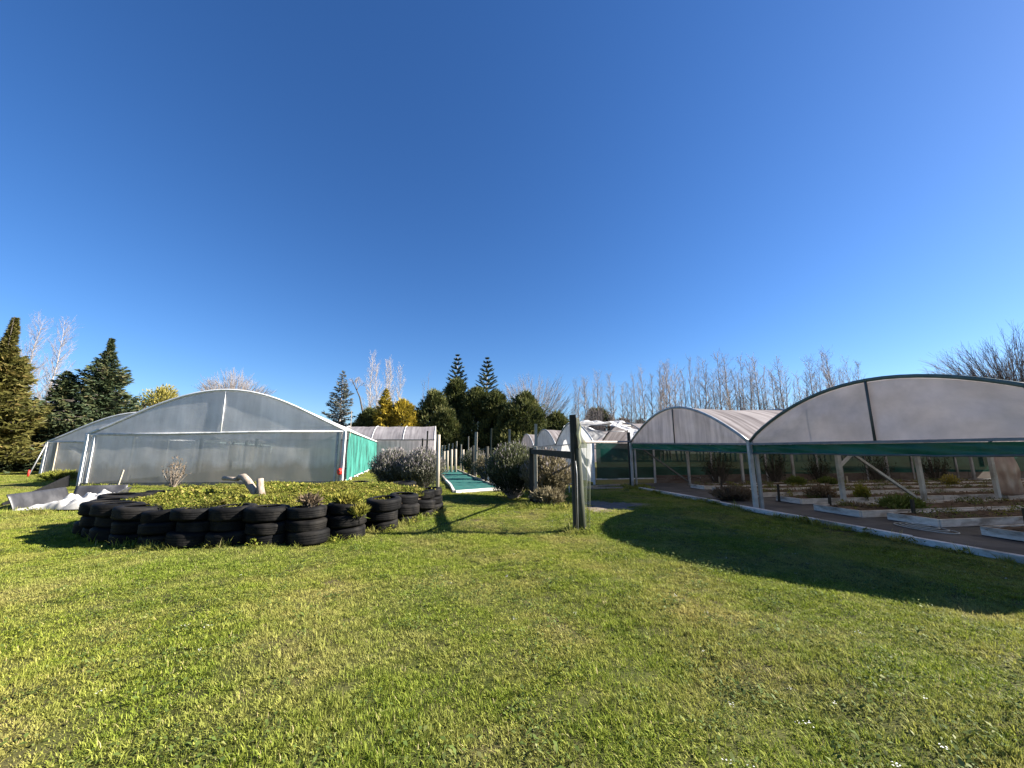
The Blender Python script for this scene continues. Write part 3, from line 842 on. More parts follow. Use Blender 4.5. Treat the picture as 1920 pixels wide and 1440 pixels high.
def scrap(u, v):
    x = gx0 + 0.04 + 0.17 * u * (0.25 + 0.75 * v) + 0.02 * math.sin(v * 9)
    z = 2.22 - 0.62 * v - 0.10 * u * (1 - v)
    return Vector((x, gy0 - 0.09 + 0.04 * math.sin(u * 6 + v * 5), z))
surf('scrap', scrap, 8, 16, film('yellowed_scrap', (0.36, 0.36, 0.20), (0.20, 0.22, 0.14), 0.25, 0.2, (2, 1, 1), 3.0), gp, 0.3, 0.7)
settle(gp)
bp_ = thing('gate_post', 'shorter brown square gate post in front of the lavender', 'post', (0.63, 11.6, 0))
MB().beam((0.58, 11.6, 0), (0.58, 11.6, 1.66), 0.13, 0.13).build('upright', M['wood_dark'], bp_, bevel=0.01)
MB().beam((0.695, 11.62, 0), (0.695, 11.62, 1.70), 0.10, 0.12).build('side_upright', M['wood_pale'], bp_, bevel=0.01)
settle(bp_)
gr = MB().beam((0.6, 11.52, 1.55), (gx0 - 0.03, gy0 + 0.06, 1.46), 0.09, 0.14).build('gate_rail', M['wood_dark'], None, bevel=0.008)
tag(gr, 'dark wooden rail joining the two gate posts', 'rail')
po = MB().tube([(gx0 + 0.1, gy0 + 0.05, 1.72), (3.2, 12.6, 1.86), tuple(P0 + Vector((0, 0, 2.02)))], [0.035, 0.032, 0.03], 8).build('overhead_pole', M['bark_pale'], None, True)
tag(po, 'slim pole spanning from gate post to shade house corner', 'pole')
def net(u, v):
    top = lerp(Vector((gx0 + 0.10, gy0 + 0.05, 1.70)), Vector((gx0 + 0.50, gy0 + 1.0, 1.74)), u)
    bot = lerp(Vector((gx0 + 0.13, gy0 + 0.0, 0.02)), Vector((gx0 + 0.27, gy0 + 0.15, 0.0)), u)
    p = lerp(top, bot, v ** 0.8)
    return p + Vector((0.02 * math.sin(u * 14 + v * 3), 0.05 * math.sin(u * 9 + v * 4), 0))
ne = surf('hanging_net', net, 16, 24, M['thin_net'], None, 1, 1.7)
tag(ne, 'fine olive netting hanging beside the tall gate post', 'net')
wf = MB()
for a_, b_ in (((2.55, 15.2, 0.02), (2.55, 15.2, 0.36)), ((2.55, 15.2, 0.34), (2.2, 15.25, 0.34)), ((2.2, 15.25, 0.0), (2.2, 15.25, 0.34))):
    wf.tube([a_, b_], 0.022, 6)
wf = wf.build('pipe_frame', M['white_paint'], None, True)
tag(wf, 'small white pipe hoop standing on the lawn behind the netting', 'pipe')
for i, (a_, b_) in enumerate((((3.2, 17.2, 0.06), (5.0, 18.4, 0.06)), ((2.9, 16.6, 0.05), (4.7, 16.9, 0.05)))):
    o = MB().beam(a_, b_, 0.12, 0.07).build('timber_length', M['wood_pale'], None, bevel=0.005)
    tag(o, ('farther' if i == 0 else 'nearer') + ' loose pale timber on the grass by the shade house corner', 'timber', 'loose timbers by the gate')

# ------------------------------------------------------------------ fence stakes along the path
def stake(u, vt, Y, vb, w, mat, label, rnd=False, group='stakes beside the carpet path'):
    top = dpt(u, vt, Y); b = dpt(u, vb, Y)
    x = b.x; z1 = top.z
    mb = MB()
    tilt = ((hash(label) % 7) - 3) * 0.004
    if rnd:
        mb.tube([(x, Y, 0), (x + tilt * z1 * .5, Y, z1 * 0.5), (x + tilt * z1, Y, z1)], [w / 2, w / 2 * 0.97, w / 2 * 0.9], 10)
    else:
        mb.beam((x, Y, 0), (x + tilt * z1, Y, z1), w, w)
    o = mb.build('fence_post', M[mat], None, rnd)
    tag(o, label, 'post', group)
    return o
import zlib
def hash(s): return zlib.crc32(s.encode())
stake(820, 815, 15.1, 925, 0.145, 'wood_pale', 'stout round fence post left of the path entrance', True)
for i, (u, vt) in enumerate(((828, 835), (833, 835), (840, 832), (847, 831), (855.5, 827), (863, 833))):
    stake(u, vt, 33.6, 883, 0.10, 'wood_pale', '%s thin tall stake from the left at the far path end' % ordn[i])
for i, (u, vt) in enumerate(((832, 846), (838.5, 845), (846, 842.5), (854, 842), (868, 843))):
    stake(u, vt, 32.0 - i * 0.4, 884, 0.20, 'wood_pale', '%s stubby pale post from the left at the far path end' % ordn[i], True)
stake(878, 818, 30.0, 885, 0.07, 'wood_pale', 'thin stake rising behind the scrubby bush right of the path')
stake(891, 810, 24.5, 890, 0.16, 'wood_pale', 'tall tan stake on the right side of the path', False)
stake(887, 835, 25.0, 889, 0.22, 'wood_dark', 'stubby dark post against the tall tan stake', True)
stake(919, 803, 19.6, 900, 0.075, 'wood_green', 'slim tall grey-green stake right of the path')
stake(912, 837, 20.0, 902, 0.19, 'wood_dark', 'thick dark post left of the slim grey-green stake', True)
stake(915.5, 866, 19.7, 902, 0.075, 'white_paint', 'short white stake at the foot of the thick dark post')
stake(954, 805, 18.0, 905, 0.10, 'wood_pale', 'tan stake rising behind the green lavender, left one')
stake(1005, 795, 14.2, 915, 0.10, 'wood_pale', 'tan stake rising behind the lavender beside the short gate post')
stake(931.5, 836, 21.0, 900, 0.07, 'wood_dark', 'thin dark stake between slim stake and green lavender')
stake(947, 830, 18.6, 905, 0.09, 'dark_steel', 'dark pipe stake with curled top behind the green lavender', True)
stake(790, 822, 19.5, 912, 0.07, 'wood_dark', 'short dark stake rising behind the left lavender')
stake(797.5, 808, 19.2, 912, 0.07, 'wood_dark', 'taller dark stake rising behind the left lavender')
stake(651, 770, 19.8, 905, 0.04, 'wood_pale', 'thin bamboo cane above the greenhouse corner', True)
fr_ = MB().beam((-2.1, 24.6, 1.72), (-0.9, 20.1, 1.75), 0.05, 0.07).build('fence_rail', M['wood_dark'], None)
tag(fr_, 'dark rail between the dark posts right of the path', 'rail')

# ------------------------------------------------------------------ raised beds in the shade house
def bed(i, near, far_off, length, label):
    """near-left corner, depth along D, length along E"""
    near = Vector((near[0], near[1], 0.05))
    g = thing('raised_bed', label, 'raised bed', near, group='white-edged beds in the shade house')
    h = 0.15
    w = far_off
    up = Vector((0, 0, h / 2))
    n = int(length / 2.6)
    for k in range(n):
        for off, nm in ((0, 0), (w, 1)):
            a_ = near + D * off + E_ * (k * 2.6 + 0.02) + up
            b_ = near + D * off + E_ * (k * 2.6 + 2.58) + up + Vector((0, 0, 0.006 * ((k + nm) % 3)))
            MB().beam(a_, b_, 0.04, h).build('board', M['white_board'], g, bevel=0.004)
    MB().beam(near + up + Vector((0, 0, 0.004)), near + D * w + up + Vector((0, 0, 0.004)), 0.045, h).build('board', M['white_board'], g, bevel=0.004)
    L = n * 2.6
    so = surf('soil', lambda u, v: near + E_ * (0.03 + u * (L - 0.05)) + D * (0.02 + v * (w - 0.04)) + Vector((0, 0, h * 0.72 + 0.05 * math.sin(math.pi * v) + 0.025 * wob(u * 40, v * 5, i) )), 110, 8, M['soil'], g, L, w)
    # bark chips and litter
    rb = np.random.default_rng(100 + i)
    N = 420
    uu = rb.random(N) * L * 0.7; vv = rb.uniform(0.06, w - 0.06, N)
    V = np.zeros((N * 3, 3)); base = np.array([near.x, near.y, near.z])
    cen = base + np.outer(uu, np.array(E_)) + np.outer(vv, np.array(D)) + np.stack([np.zeros(N), np.zeros(N), h * 0.80 + 0.05 * np.sin(np.pi * vv / w) + 0.02 * rb.random(N)], 1)
    for j in range(3):
        V[j::3] = cen + rb.normal(0, 0.035, (N, 3)) * np.array([1, 1, 0.5])
    fobj('bark_chips', V, np.arange(N * 3).reshape(-1, 3), M['chip'], so)['kind'] = 'stuff'
    settle(g)
    return g
beds = []
x0 = 7.98
bedpos = [(8.62, 6.25, 1.05, 'nearest white-edged soil bed at the right edge of the lawn'),
          (8.50, 8.03, 0.92, 'second nearest bed with bare dark soil between white boards'),
          (7.98, 9.20, 1.15, 'third nearest bed, with dark green shrub near its end'),
          (8.35, 11.55, 0.85, 'white-edged bed just beyond the middle post row'),
          (8.2, 13.3, 0.9, 'fifth white-edged bed back from the lawn'),
          (8.0, 14.7, 0.9, 'sixth white-edged bed back from the lawn'),
          (7.8, 16.1, 0.9, 'rearmost white-edged bed near the rear posts')]
for i, (x, y, w, lab) in enumerate(bedpos):
    bed(i, (x, y), w, 20.8, lab)
def pst(x, y, h, label, mat='wood_dark', w=0.05, g='bed corner stakes'):
    o = MB().beam((x, y, 0), (x + 0.02, y, h), w, w).build('bed_stake', M[mat], None)
    tag(o, label, 'stake', g)
pst(8.62, 8.62, 0.52, 'dark stake at the corner of the second nearest bed')
pst(9.0, 7.05, 0.55, 'dark stake at the corner of the nearest bed')
pst(8.28, 10.42, 0.42, 'short stake at the foot of the second front post')
pst(8.2, 12.25, 0.55, 'dark stake at the end of the bed beyond the post row')
pst(7.6, 14.4, 0.5, 'dark stake near the dry brown heap')
pst(8.9, 17.0, 0.5, 'pale stake in the rearmost bed, left one', 'wood_pale')
pst(14.9, 17.6, 0.5, 'pale stake in the rearmost bed, right one', 'wood_pale')
hc = MB()
for k in range(4):
    hc.tube([(8.02 + (0.26 - k * 0.06) * math.cos(t) + 0.03 * k, 7.85 + (0.55 - 0.13 * k) * math.sin(t) + .05 * k, 0.07 + 0.012 * k) for t in np.linspace(0, 2 * math.pi, 28)], 0.010, 5, caps=False)
hc = hc.build('garden_hose', M['hose'], None, True)
tag(hc, 'coiled pale garden hose on the weed mat beside the kerb', 'hose')
# wrapped film bundle hanging from the roof
wbn = thing('film_bundle', 'bundle of brownish clear film hanging in the shade house', 'bundle', (15.9, 12.7, 0))
pr = [(1.95, 0.05), (1.75, 0.16), (1.70, 0.19), (1.5, 0.22), (1.2, 0.27), (0.95, 0.29), (0.7, 0.27), (0.45, 0.27), (0.22, 0.25), (0.17, 0.05)]
def bun(u, v):
    k = v * (len(pr) - 1); i = min(int(k), len(pr) - 2); f = k - i
    z = lerp(pr[i][0], pr[i + 1][0], f); r = lerp(pr[i][1], pr[i + 1][1], f)
    th = u * 2 * math.pi
    r *= 1 + 0.09 * math.sin(5 * th + v * 7) + 0.05 * math.sin(9 * th - v * 11)
    return Vector((15.9 + r * math.cos(th), 12.7 + r * math.sin(th), z))
surf('wrap', bun, 40, 30, M['wrap'], wbn, 1.6, 1.8)
MB().tube([(15.9, 12.7, 1.85), (15.9, 12.7, 2.3)], 0.015, 5).build('cord', M['dark_steel'], wbn, True)
settle(wbn)

# ------------------------------------------------------------------ foliage builders
def tris_from(cen, dirv, length, width, r, tint, up=None):
    """one slim triangle per leaf"""
    N = len(cen)
    d = dirv / np.maximum(np.linalg.norm(dirv, axis=1, keepdims=True), 1e-6)
    q = r.normal(size=(N, 3))
    s = np.cross(d, q); s /= np.maximum(np.linalg.norm(s, axis=1, keepdims=True), 1e-6)
    L = np.asarray(length).reshape(-1, 1); Wd = np.asarray(width).reshape(-1, 1)
    V = np.empty((N * 3, 3))
    V[0::3] = cen - s * Wd / 2
    V[1::3] = cen + s * Wd / 2
    V[2::3] = cen + d * L
    return V, np.arange(N * 3).reshape(-1, 3), np.repeat(tint, 3)

def leaves(cen, dirv, length, width, r, tint):
    """diamond leaf of two triangles sharing the midrib"""
    N = len(cen)
    d = dirv / np.maximum(np.linalg.norm(dirv, axis=1, keepdims=True), 1e-6)
    q = r.normal(size=(N, 3))
    s = np.cross(d, q); s /= np.maximum(np.linalg.norm(s, axis=1, keepdims=True), 1e-6)
    L = np.asarray(length).reshape(-1, 1); Wd = np.asarray(width).reshape(-1, 1)
    V = np.empty((N * 4, 3))
    V[0::4] = cen
    V[1::4] = cen + d * L * 0.45 + s * Wd / 2
    V[2::4] = cen + d * L
    V[3::4] = cen + d * L * 0.45 - s * Wd / 2
    k = np.arange(N) * 4
    F = np.stack([k, k + 1, k + 2, k + 3], 1)
    return V, F, np.repeat(tint, 4)

def segs_mesh(segs, n=4):
    """segments (p0, p1, r0, r1) as n-sided tapered prisms"""
    s = np.array([(*a, *b, c, d) for a, b, c, d in segs], dtype=np.float64)
    p0, p1, r0, r1 = s[:, 0:3], s[:, 3:6], s[:, 6:7], s[:, 7:8]
    d = p1 - p0; d /= np.maximum(np.linalg.norm(d, axis=1, keepdims=True), 1e-9)
    ref = np.where(np.abs(d[:, 2:3]) > 0.9, np.array([[1.0, 0, 0]]), np.array([[0, 0, 1.0]]))
    X = np.cross(ref, d); X /= np.linalg.norm(X, axis=1, keepdims=True)
    Y = np.cross(d, X)
    N = len(s); V = np.empty((N * 2 * n, 3)); F = []
    for k in range(n):
        a_ = 2 * math.pi * k / n
        o = X * math.cos(a_) + Y * math.sin(a_)
        V[k::2 * n] = p0 + o * r0
        V[n + k::2 * n] = p1 + o * r1
    b = (np.arange(N) * 2 * n)[:, None]
    for k in range(n):
        F.append(np.concatenate([b + k, b + (k + 1) % n, b + n + (k + 1) % n, b + n + k], 1))
    return V, np.concatenate(F)

def conifer_geo(H, Rb, seed, nb=110, prof=None, z0=0.08, leaf=(0.45, 0.14), per=70, droop=0.15, up=0.25, gap=0.0, tint_out=0.5):
    """whorled conifer: returns (segments, leaf arrays)"""
    r = np.random.default_rng(seed)
    segs = []
    top = np.array([r.normal(0, .1), r.normal(0, .1), H])
    pts = [np.array([0, 0, 0.0]), np.array([0.03 * H * r.normal() * .2, 0.03 * H * r.normal() * .2, H * .5]), top]
    tr_ = 0.022 * H
    segs.append((pts[0], pts[1], tr_, tr_ * .45)); segs.append((pts[1], (pts[1] + pts[2]) / 2, tr_ * .45, tr_ * .15)); segs.append(((pts[1] + pts[2]) / 2, pts[2], tr_ * .15, 0.015))
    C_, D_, T_, K_ = [], [], [], []
    for b in range(nb):
        f = z0 + (1 - z0) * (b + r.random()) / nb
        f = min(f, 0.995)
        rad = Rb * (prof(f) if prof else (1 - f) ** 0.8) * r.uniform(0.72, 1.12)
        if r.random() < gap: rad *= 0.45
        az = b * 2.399 + r.normal(0, .35)
        base = np.array([0, 0, f * H])
        out = np.array([math.cos(az), math.sin(az), 0])
        n = max(6, int(per * (0.25 + rad / Rb)))
        t = r.random(n) ** 0.7
        z = -droop * rad * np.sin(t * math.pi * 0.8) + up * rad * t * t
        path = base + np.outer(t * rad, out); path[:, 2] += z
        side = np.array([-out[1], out[0], 0])
        spread = 0.16 * rad * (1 - t * 0.6) + 0.06
        path += np.outer(r.normal(size=n) * spread, side)
        path[:, 2] += r.normal(size=n) * spread * 0.45
        dv = out * r.uniform(0.5, 1.2, (n, 1)) + np.outer(r.normal(size=n) * 0.7, side)
        dv[:, 2] += r.normal(0.1, 0.4, n)
        C_.append(path); D_.append(dv)
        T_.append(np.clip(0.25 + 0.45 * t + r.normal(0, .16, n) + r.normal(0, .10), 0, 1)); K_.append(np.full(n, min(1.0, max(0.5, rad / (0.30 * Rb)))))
        e = base + out * rad * 0.9; e = e + np.array([0, 0, -droop * rad * .6 + up * rad * .8])
        if rad > 0.4: segs.append((base, e, 0.012 * H * (1 - f) + 0.012, 0.01))
    c, d, t = np.concatenate(C_), np.concatenate(D_), np.concatenate(T_)
    kk = np.concatenate(K_)
    L = leaf[0] * r.uniform(0.6, 1.3, len(c)) * kk; W = leaf[1] * r.uniform(0.7, 1.3, len(c)) * np.sqrt(kk)
    return segs, tris_from(c, d, L, W, r, t)

def clump_geo(H, Rb, seed, ncl=46, per=190, prof=None, z0=0.06, leaf=(0.42, 0.16), cl=0.28):
    """lumpy cypress: foliage in upswept clumps over an uneven outline"""
    r = np.random.default_rng(seed)
    segs = [(np.array([0, 0, 0.0]), np.array([0, 0, H * .8]), 0.03 * H, 0.03)]
    C_, D_, T_ = [], [], []
    for k in range(ncl):
        f = z0 + (1 - z0) * ((k + r.random()) / ncl)
        rad = Rb * (prof(f) if prof else (1 - f ** 2.2) ** 0.6)
        az = k * 2.399 + r.normal(0, .3)
        q = r.uniform(0.45, 0.92)
        cen = np.array([math.cos(az) * rad * q, math.sin(az) * rad * q, f * H * 0.95])
        size = Rb * cl * r.uniform(0.7, 1.35) * (0.55 + 0.6 * (rad / Rb))
        n = int(per * r.uniform(0.7, 1.3))
        dirs = r.normal(size=(n, 3)); dirs /= np.linalg.norm(dirs, axis=1, keepdims=True)
        rr = r.random(n) ** 0.45
        p = cen + dirs * (rr * size)[:, None] * np.array([1, 1, 1.1])
        dv = dirs + np.array([math.cos(az) * .5, math.sin(az) * .5, 0.75])
        dv += r.normal(0, .35, (n, 3))
        C_.append(p); D_.append(dv)
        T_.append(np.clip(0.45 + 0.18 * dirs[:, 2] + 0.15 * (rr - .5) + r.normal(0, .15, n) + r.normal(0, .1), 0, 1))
        segs.append((np.array([0, 0, max(0.2, f * H * 0.95 - rad * .5)]), cen, 0.008 * H, 0.02))
    c, d, t = np.concatenate(C_), np.concatenate(D_), np.concatenate(T_)
    L = leaf[0] * r.uniform(0.6, 1.3, len(c)); W = leaf[1] * r.uniform(0.7, 1.3, len(c))
    return segs, tris_from(c, d, L, W, r, t)

def bare_poplar(H, seed, nb=46, spread=0.16, base=0.12, tw=7, thick=0.011):
    r = np.random.default_rng(seed)
    trunk, br = [], []
    p = np.array([0, 0, 0.0]); n = 9
    pts = [p]
    for i in range(n):
        p = p + np.array([r.normal(0, .006), r.normal(0, .006), 1.0 / n]) * H
        pts.append(p)
    rad = lambda f: thick * H * (1 - f) ** 0.9 + 0.012
    for i in range(n):
        trunk.append((pts[i], pts[i + 1], rad(i / n), rad((i + 1) / n)))
    for b in range(nb):
        f = base + (0.98 - base) * (b + r.random()) / nb
        k = min(int(f * n), n - 1); o = pts[k] + (pts[k + 1] - pts[k]) * (f * n - k)
        az = r.uniform(0, 6.283)
        out = np.array([math.cos(az), math.sin(az), 0])
        L = H * spread * r.uniform(0.5, 1.15) * (1.15 - f * 0.75)
        q = o.copy(); d = out * 0.75 + np.array([0, 0, 0.75])
        rr = 0.0024 * H * (1.05 - f) + 0.010
        for sgm in range(4):
            d = d + np.array([0, 0, 0.30]) + r.normal(0, .13, 3)
            d /= np.linalg.norm(d)
            q2 = q + d * L * 0.36
            br.append((q, q2, rr, rr * .72)); rr *= .72
            for t in range(tw):
                s = q + (q2 - q) * r.random()
                td = d + r.normal(0, .45, 3) + np.array([0, 0, .15]); td /= np.linalg.norm(td)
                m = s + td * L * r.uniform(.14, .34)
                br.append((s, m, rr * .55 + .003, rr * .35 + 0.005))
                td2 = td + r.normal(0, .4, 3); td2 /= np.linalg.norm(td2)
                br.append((m, m + td2 * L * .16, rr * .35 + 0.005, 0.005))
            q = q2
    return trunk, br

def bare_spread(H, seed, limbs=6, depth=5, trunk_f=0.22, ang=0.42, ratio=0.74, rad0=0.026, kids=3, upb=0.12):
    r = np.random.default_rng(seed)
    trunk, br = [], []
    th = H * trunk_f
    top = np.array([r.normal(0, .05), r.normal(0, .05), 1]) * th
    trunk.append((np.zeros(3), top, rad0 * H, rad0 * H * .8))
    def grow(o, d, L, rad, dep):
        q = o
        for s in range(2):
            d = d + r.normal(0, .12, 3) + np.array([0, 0, upb]); d /= np.linalg.norm(d)
            q2 = q + d * L * 0.5
            br.append((q, q2, rad, rad * .82)); rad *= .82
            q = q2
        if dep == 0: return
        for k in range(kids if r.random() < .7 else kids - 1):
            c = d + r.normal(0, ang, 3); c /= np.linalg.norm(c)
            grow(q if k < 2 else q - d * L * .3, c, L * ratio * r.uniform(.75, 1.15), max(rad * .72, 0.013), dep - 1)
    tot = sum(ratio ** i for i in range(depth + 1))
    L0 = (H - th) / tot * 1.05
    for k in range(limbs):
        az = k * 6.283 / limbs + r.normal(0, .25)
        t = r.uniform(.25, .85)
        grow(top * r.uniform(.8, 1), np.array([math.cos(az) * t, math.sin(az) * t, 1.0]), L0 * r.uniform(.85, 1.1), rad0 * H * .5, depth)
    return trunk, br

def bare_fan(H, seed, head=0.35, n=70, wide=1.0, rad0=0.018, tw=7, upb=0.10, rmin=0.016):
    """pollard-like bare tree: many shoots fanning up from a low head"""
    r = np.random.default_rng(seed)
    trunk = [(np.zeros(3), np.array([0, 0, head * H]), rad0 * H, rad0 * H * .85)]
    br = []
    top = np.array([0, 0, head * H])
    for k in range(n):
        az = k * 2.399 + r.normal(0, .3)
        t = math.sqrt((k + .5) / n) * wide
        d = np.array([math.cos(az) * t, math.sin(az) * t, 1.0 - 0.25 * t]); d /= np.linalg.norm(d)
        L = H * (1 - head) * r.uniform(.82, 1.05) * (1 - 0.12 * t)
        q = top - np.array([0, 0, H * head * .25 * r.random()]); rr = rad0 * H * .22
        for sgm in range(5):
            d = d + r.normal(0, .07, 3) + np.array([0, 0, upb]); d /= np.linalg.norm(d)
            q2 = q + d * L * .2
            br.append((q, q2, rr, max(rr * .75, rmin))); rr = max(rr * .75, rmin)
            if sgm > 0:
                for w in range(tw):
                    s = q + (q2 - q) * r.random()
                    td = d + r.normal(0, .28, 3); td /= np.linalg.norm(td)
                    m = s + td * L * r.uniform(.08, .2)
                    br.append((s, m, max(rr * .6, rmin * .8), rmin * .6))
            q = q2
    return trunk, br

def plant_tree(name, label, cat, loc, segs, leafgeo, bark, leaf, group=None, rot=0.0, scale=1.0, crown='crown'):
    g = thing(name, label, cat, loc, rot, group)
    g.scale = (scale, scale, scale)
    V, F = segs_mesh(segs, 5)
    fobj('trunk', V, F, M[bark], g)
    V, F, T = leafgeo
    fobj(crown, V, F, M[leaf], g, tint=T)
    return g

def bare_tree(name, label, cat, loc, parts, bark, twig, group=None, rot=0.0, scale=(1, 1, 1)):
    g = thing(name, label, cat, loc, rot, group); g.scale = scale
    V, F = segs_mesh(parts[0], 6); fobj('trunk', V, F, M[bark], g)
    V, F = segs_mesh(parts[1], 3); fobj('branches', V, F, M[twig], g)
    return g

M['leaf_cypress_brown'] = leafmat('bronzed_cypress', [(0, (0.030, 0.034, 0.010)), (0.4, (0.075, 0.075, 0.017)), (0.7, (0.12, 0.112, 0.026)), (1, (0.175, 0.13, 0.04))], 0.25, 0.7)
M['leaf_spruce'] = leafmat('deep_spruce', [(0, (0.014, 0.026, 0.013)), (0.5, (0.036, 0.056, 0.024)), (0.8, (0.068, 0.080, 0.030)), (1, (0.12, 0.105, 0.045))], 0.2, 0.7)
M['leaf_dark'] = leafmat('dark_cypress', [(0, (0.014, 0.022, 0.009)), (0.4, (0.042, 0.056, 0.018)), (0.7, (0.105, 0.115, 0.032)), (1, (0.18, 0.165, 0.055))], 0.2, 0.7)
M['leaf_gold'] = leafmat('golden_cypress', [(0, (0.035, 0.040, 0.010)), (0.35, (0.12, 0.105, 0.016)), (0.65, (0.33, 0.25, 0.025)), (1, (0.50, 0.36, 0.04))], 0.25, 0.7)
M['leaf_yellow'] = leafmat('yellow_green', [(0, (0.12, 0.11, 0.02)), (0.5, (0.26, 0.23, 0.05)), (1, (0.42, 0.35, 0.10))], 0.3, 0.7)
M['leaf_blue'] = leafmat('grey_conifer', [(0, (0.03, 0.037, 0.03)), (0.5, (0.075, 0.085, 0.068)), (0.85, (0.14, 0.14, 0.11)), (1, (0.26, 0.20, 0.17))], 0.2, 0.7)
M['leaf_norfolk'] = leafmat('norfolk_needles', [(0, (0.016, 0.030, 0.012)), (0.5, (0.042, 0.062, 0.024)), (1, (0.10, 0.12, 0.045))], 0.2, 0.7)
M['leaf_climber'] = leafmat('dark_climber', [(0, (0.010, 0.014, 0.008)), (0.6, (0.025, 0.034, 0.016)), (1, (0.06, 0.065, 0.035))], 0.15, 0.7)
M['leaf_brown'] = leafmat('brown_scrub', [(0, (0.06, 0.045, 0.03)), (0.5, (0.13, 0.095, 0.06)), (1, (0.22, 0.16, 0.10))], 0.2, 0.8)

def upx(u, Y):
    return (u - 960) / 721.0 * Y * 0.985 * 1.0
# ---- left conifers
sg, lf = conifer_geo(12.2, 3.5, 3, nb=330, prof=lambda f: min(1.0, 1.5 * (1 - f) ** 1.2) * (0.82 + 0.18 * math.sin(f * 21)), z0=0.10, leaf=(0.42, 0.16), per=120, droop=0.12, up=0.12)
plant_tree('cypress_tree', 'tall bronze-green conical conifer at the left edge', 'tree', (-39.9, 29.5, 0), sg, lf, 'bark', 'leaf_cypress_brown')
sg, lf = conifer_geo(8.5, 3.4, 53, nb=220, prof=lambda f: min(1.0, 1.5 * (1 - f)) ** 0.9, z0=0.06, leaf=(0.42, 0.16), per=110, droop=0.1, up=0.12)
plant_tree('cypress_tree', 'lower bronze-green conifer in front of the tall one at the left edge', 'tree', (-41.8, 27.5, 0), sg, lf, 'bark', 'leaf_cypress_brown')
sg, lf = conifer_geo(12.6, 6.9, 8, nb=300, prof=lambda f: (1 - f) ** 1.25 * (1.05 + 0.22 * math.sin(f * 19)), z0=0.06, leaf=(0.5, 0.17), per=120, droop=0.30, up=0.22, gap=0.12)
plant_tree('spruce_tree', 'broad dark green pyramidal conifer behind the set-back greenhouse', 'tree', (-39.4, 36.5, 0), sg, lf, 'bark', 'leaf_spruce')
sg, lf = conifer_geo(9.0, 4.4, 61, nb=200, prof=lambda f: (1 - f) ** 0.8 * (1.0 + 0.3 * math.sin(f * 15)), z0=0.04, leaf=(0.5, 0.17), per=110, droop=0.28, up=0.2, gap=0.15)
plant_tree('hedge_tree', 'lower dark conifer between the bronze one and the broad pyramidal one', 'tree', (-41.5, 35.2, 0), sg, lf, 'bark', 'leaf_spruce')
# yellowish tree behind the roof
sg, lf = clump_geo(9.2, 4.2, 71, ncl=54, per=170, leaf=(0.35, 0.14))
plant_tree('willow_tree', 'yellow-green bushy tree peeping over the left greenhouse roof', 'tree', (upx(288, 46), 46, 0), sg, lf, 'bark', 'leaf_yellow')
# banana plant
bn = thing('banana_plant', 'banana plant with upright dark leaves above the left roof', 'plant', (upx(255, 40), 40, 0))
bx, by = upx(255, 40), 40.0
MB().tube([(bx, by, 0), (bx + .05, by, 3.0), (bx, by, 6.7)], [0.22, 0.17, 0.12], 8).build('stem', M['bark'], bn, True)
mban = leafmat('banana_leaf', [(0, (0.05, 0.09, 0.02)), (1, (0.14, 0.17, 0.05))], 0.3, 0.45)
for k, (ax_, ln, le) in enumerate(((0.55, 2.2, 0.9), (-0.3, 1.9, 1.3), (0.2, 2.0, 1.25), (1.1, 1.8, 0.6), (-0.8, 1.9, 0.7))):
    V = []; F = []; T = []
    for i in range(13):
        t = i / 12
        cx = bx + ax_ * ln * (t * 0.6 + 0.25 * t * t); cz = 6.4 + ln * le * (t - 0.42 * t * t)
        w = 0.30 * math.sin(math.pi * min(1, 0.06 + t * 0.94)) ** 0.6 + 0.01
        for s in (-1, 0, 1):
            V.append((cx - s * w * 0.55, by + s * w * 0.7, cz + abs(s) * w * 0.25)); T.append(t)
    for i in range(12):
        for j in range(2):
            q = i * 3 + j; F.append((q, q + 3, q + 4, q + 1))
    fobj('leaf', V, F, mban, bn, tint=T, smooth=True)
settle(bn)
# bare pale poplars at far left
for i, (u, vt, Y) in enumerate(((28, 596, 52), (70, 600, 54))):
    H = 1.5 + (850 - vt) / 721 * Y * 1.02
    bare_tree('poplar_tree', ['whitish bare poplar partly hidden by the tall bronze conifer', 'whitish bare poplar between the two left conifers'][i], 'tree', (upx(u, Y), Y, 0), bare_poplar(H, 400 + i, nb=90, spread=0.17, tw=4, thick=0.006), 'bark_pale', 'bark_grey')
bare_tree('bare_tree', 'low twiggy bare tree between the left conifers', 'tree', (upx(105, 48), 48, 0), bare_spread(11.2, 77, limbs=7, depth=5, ang=.4), 'bark', 'bark_grey')
bare_tree('bare_tree', 'round-headed bare tree above the left greenhouse ridge', 'tree', (upx(426, 68), 68, 0), bare_fan(16.6, 21, head=0.52, n=260, wide=1.25, tw=7, upb=.05, rmin=.02), 'bark', 'bark_grey')
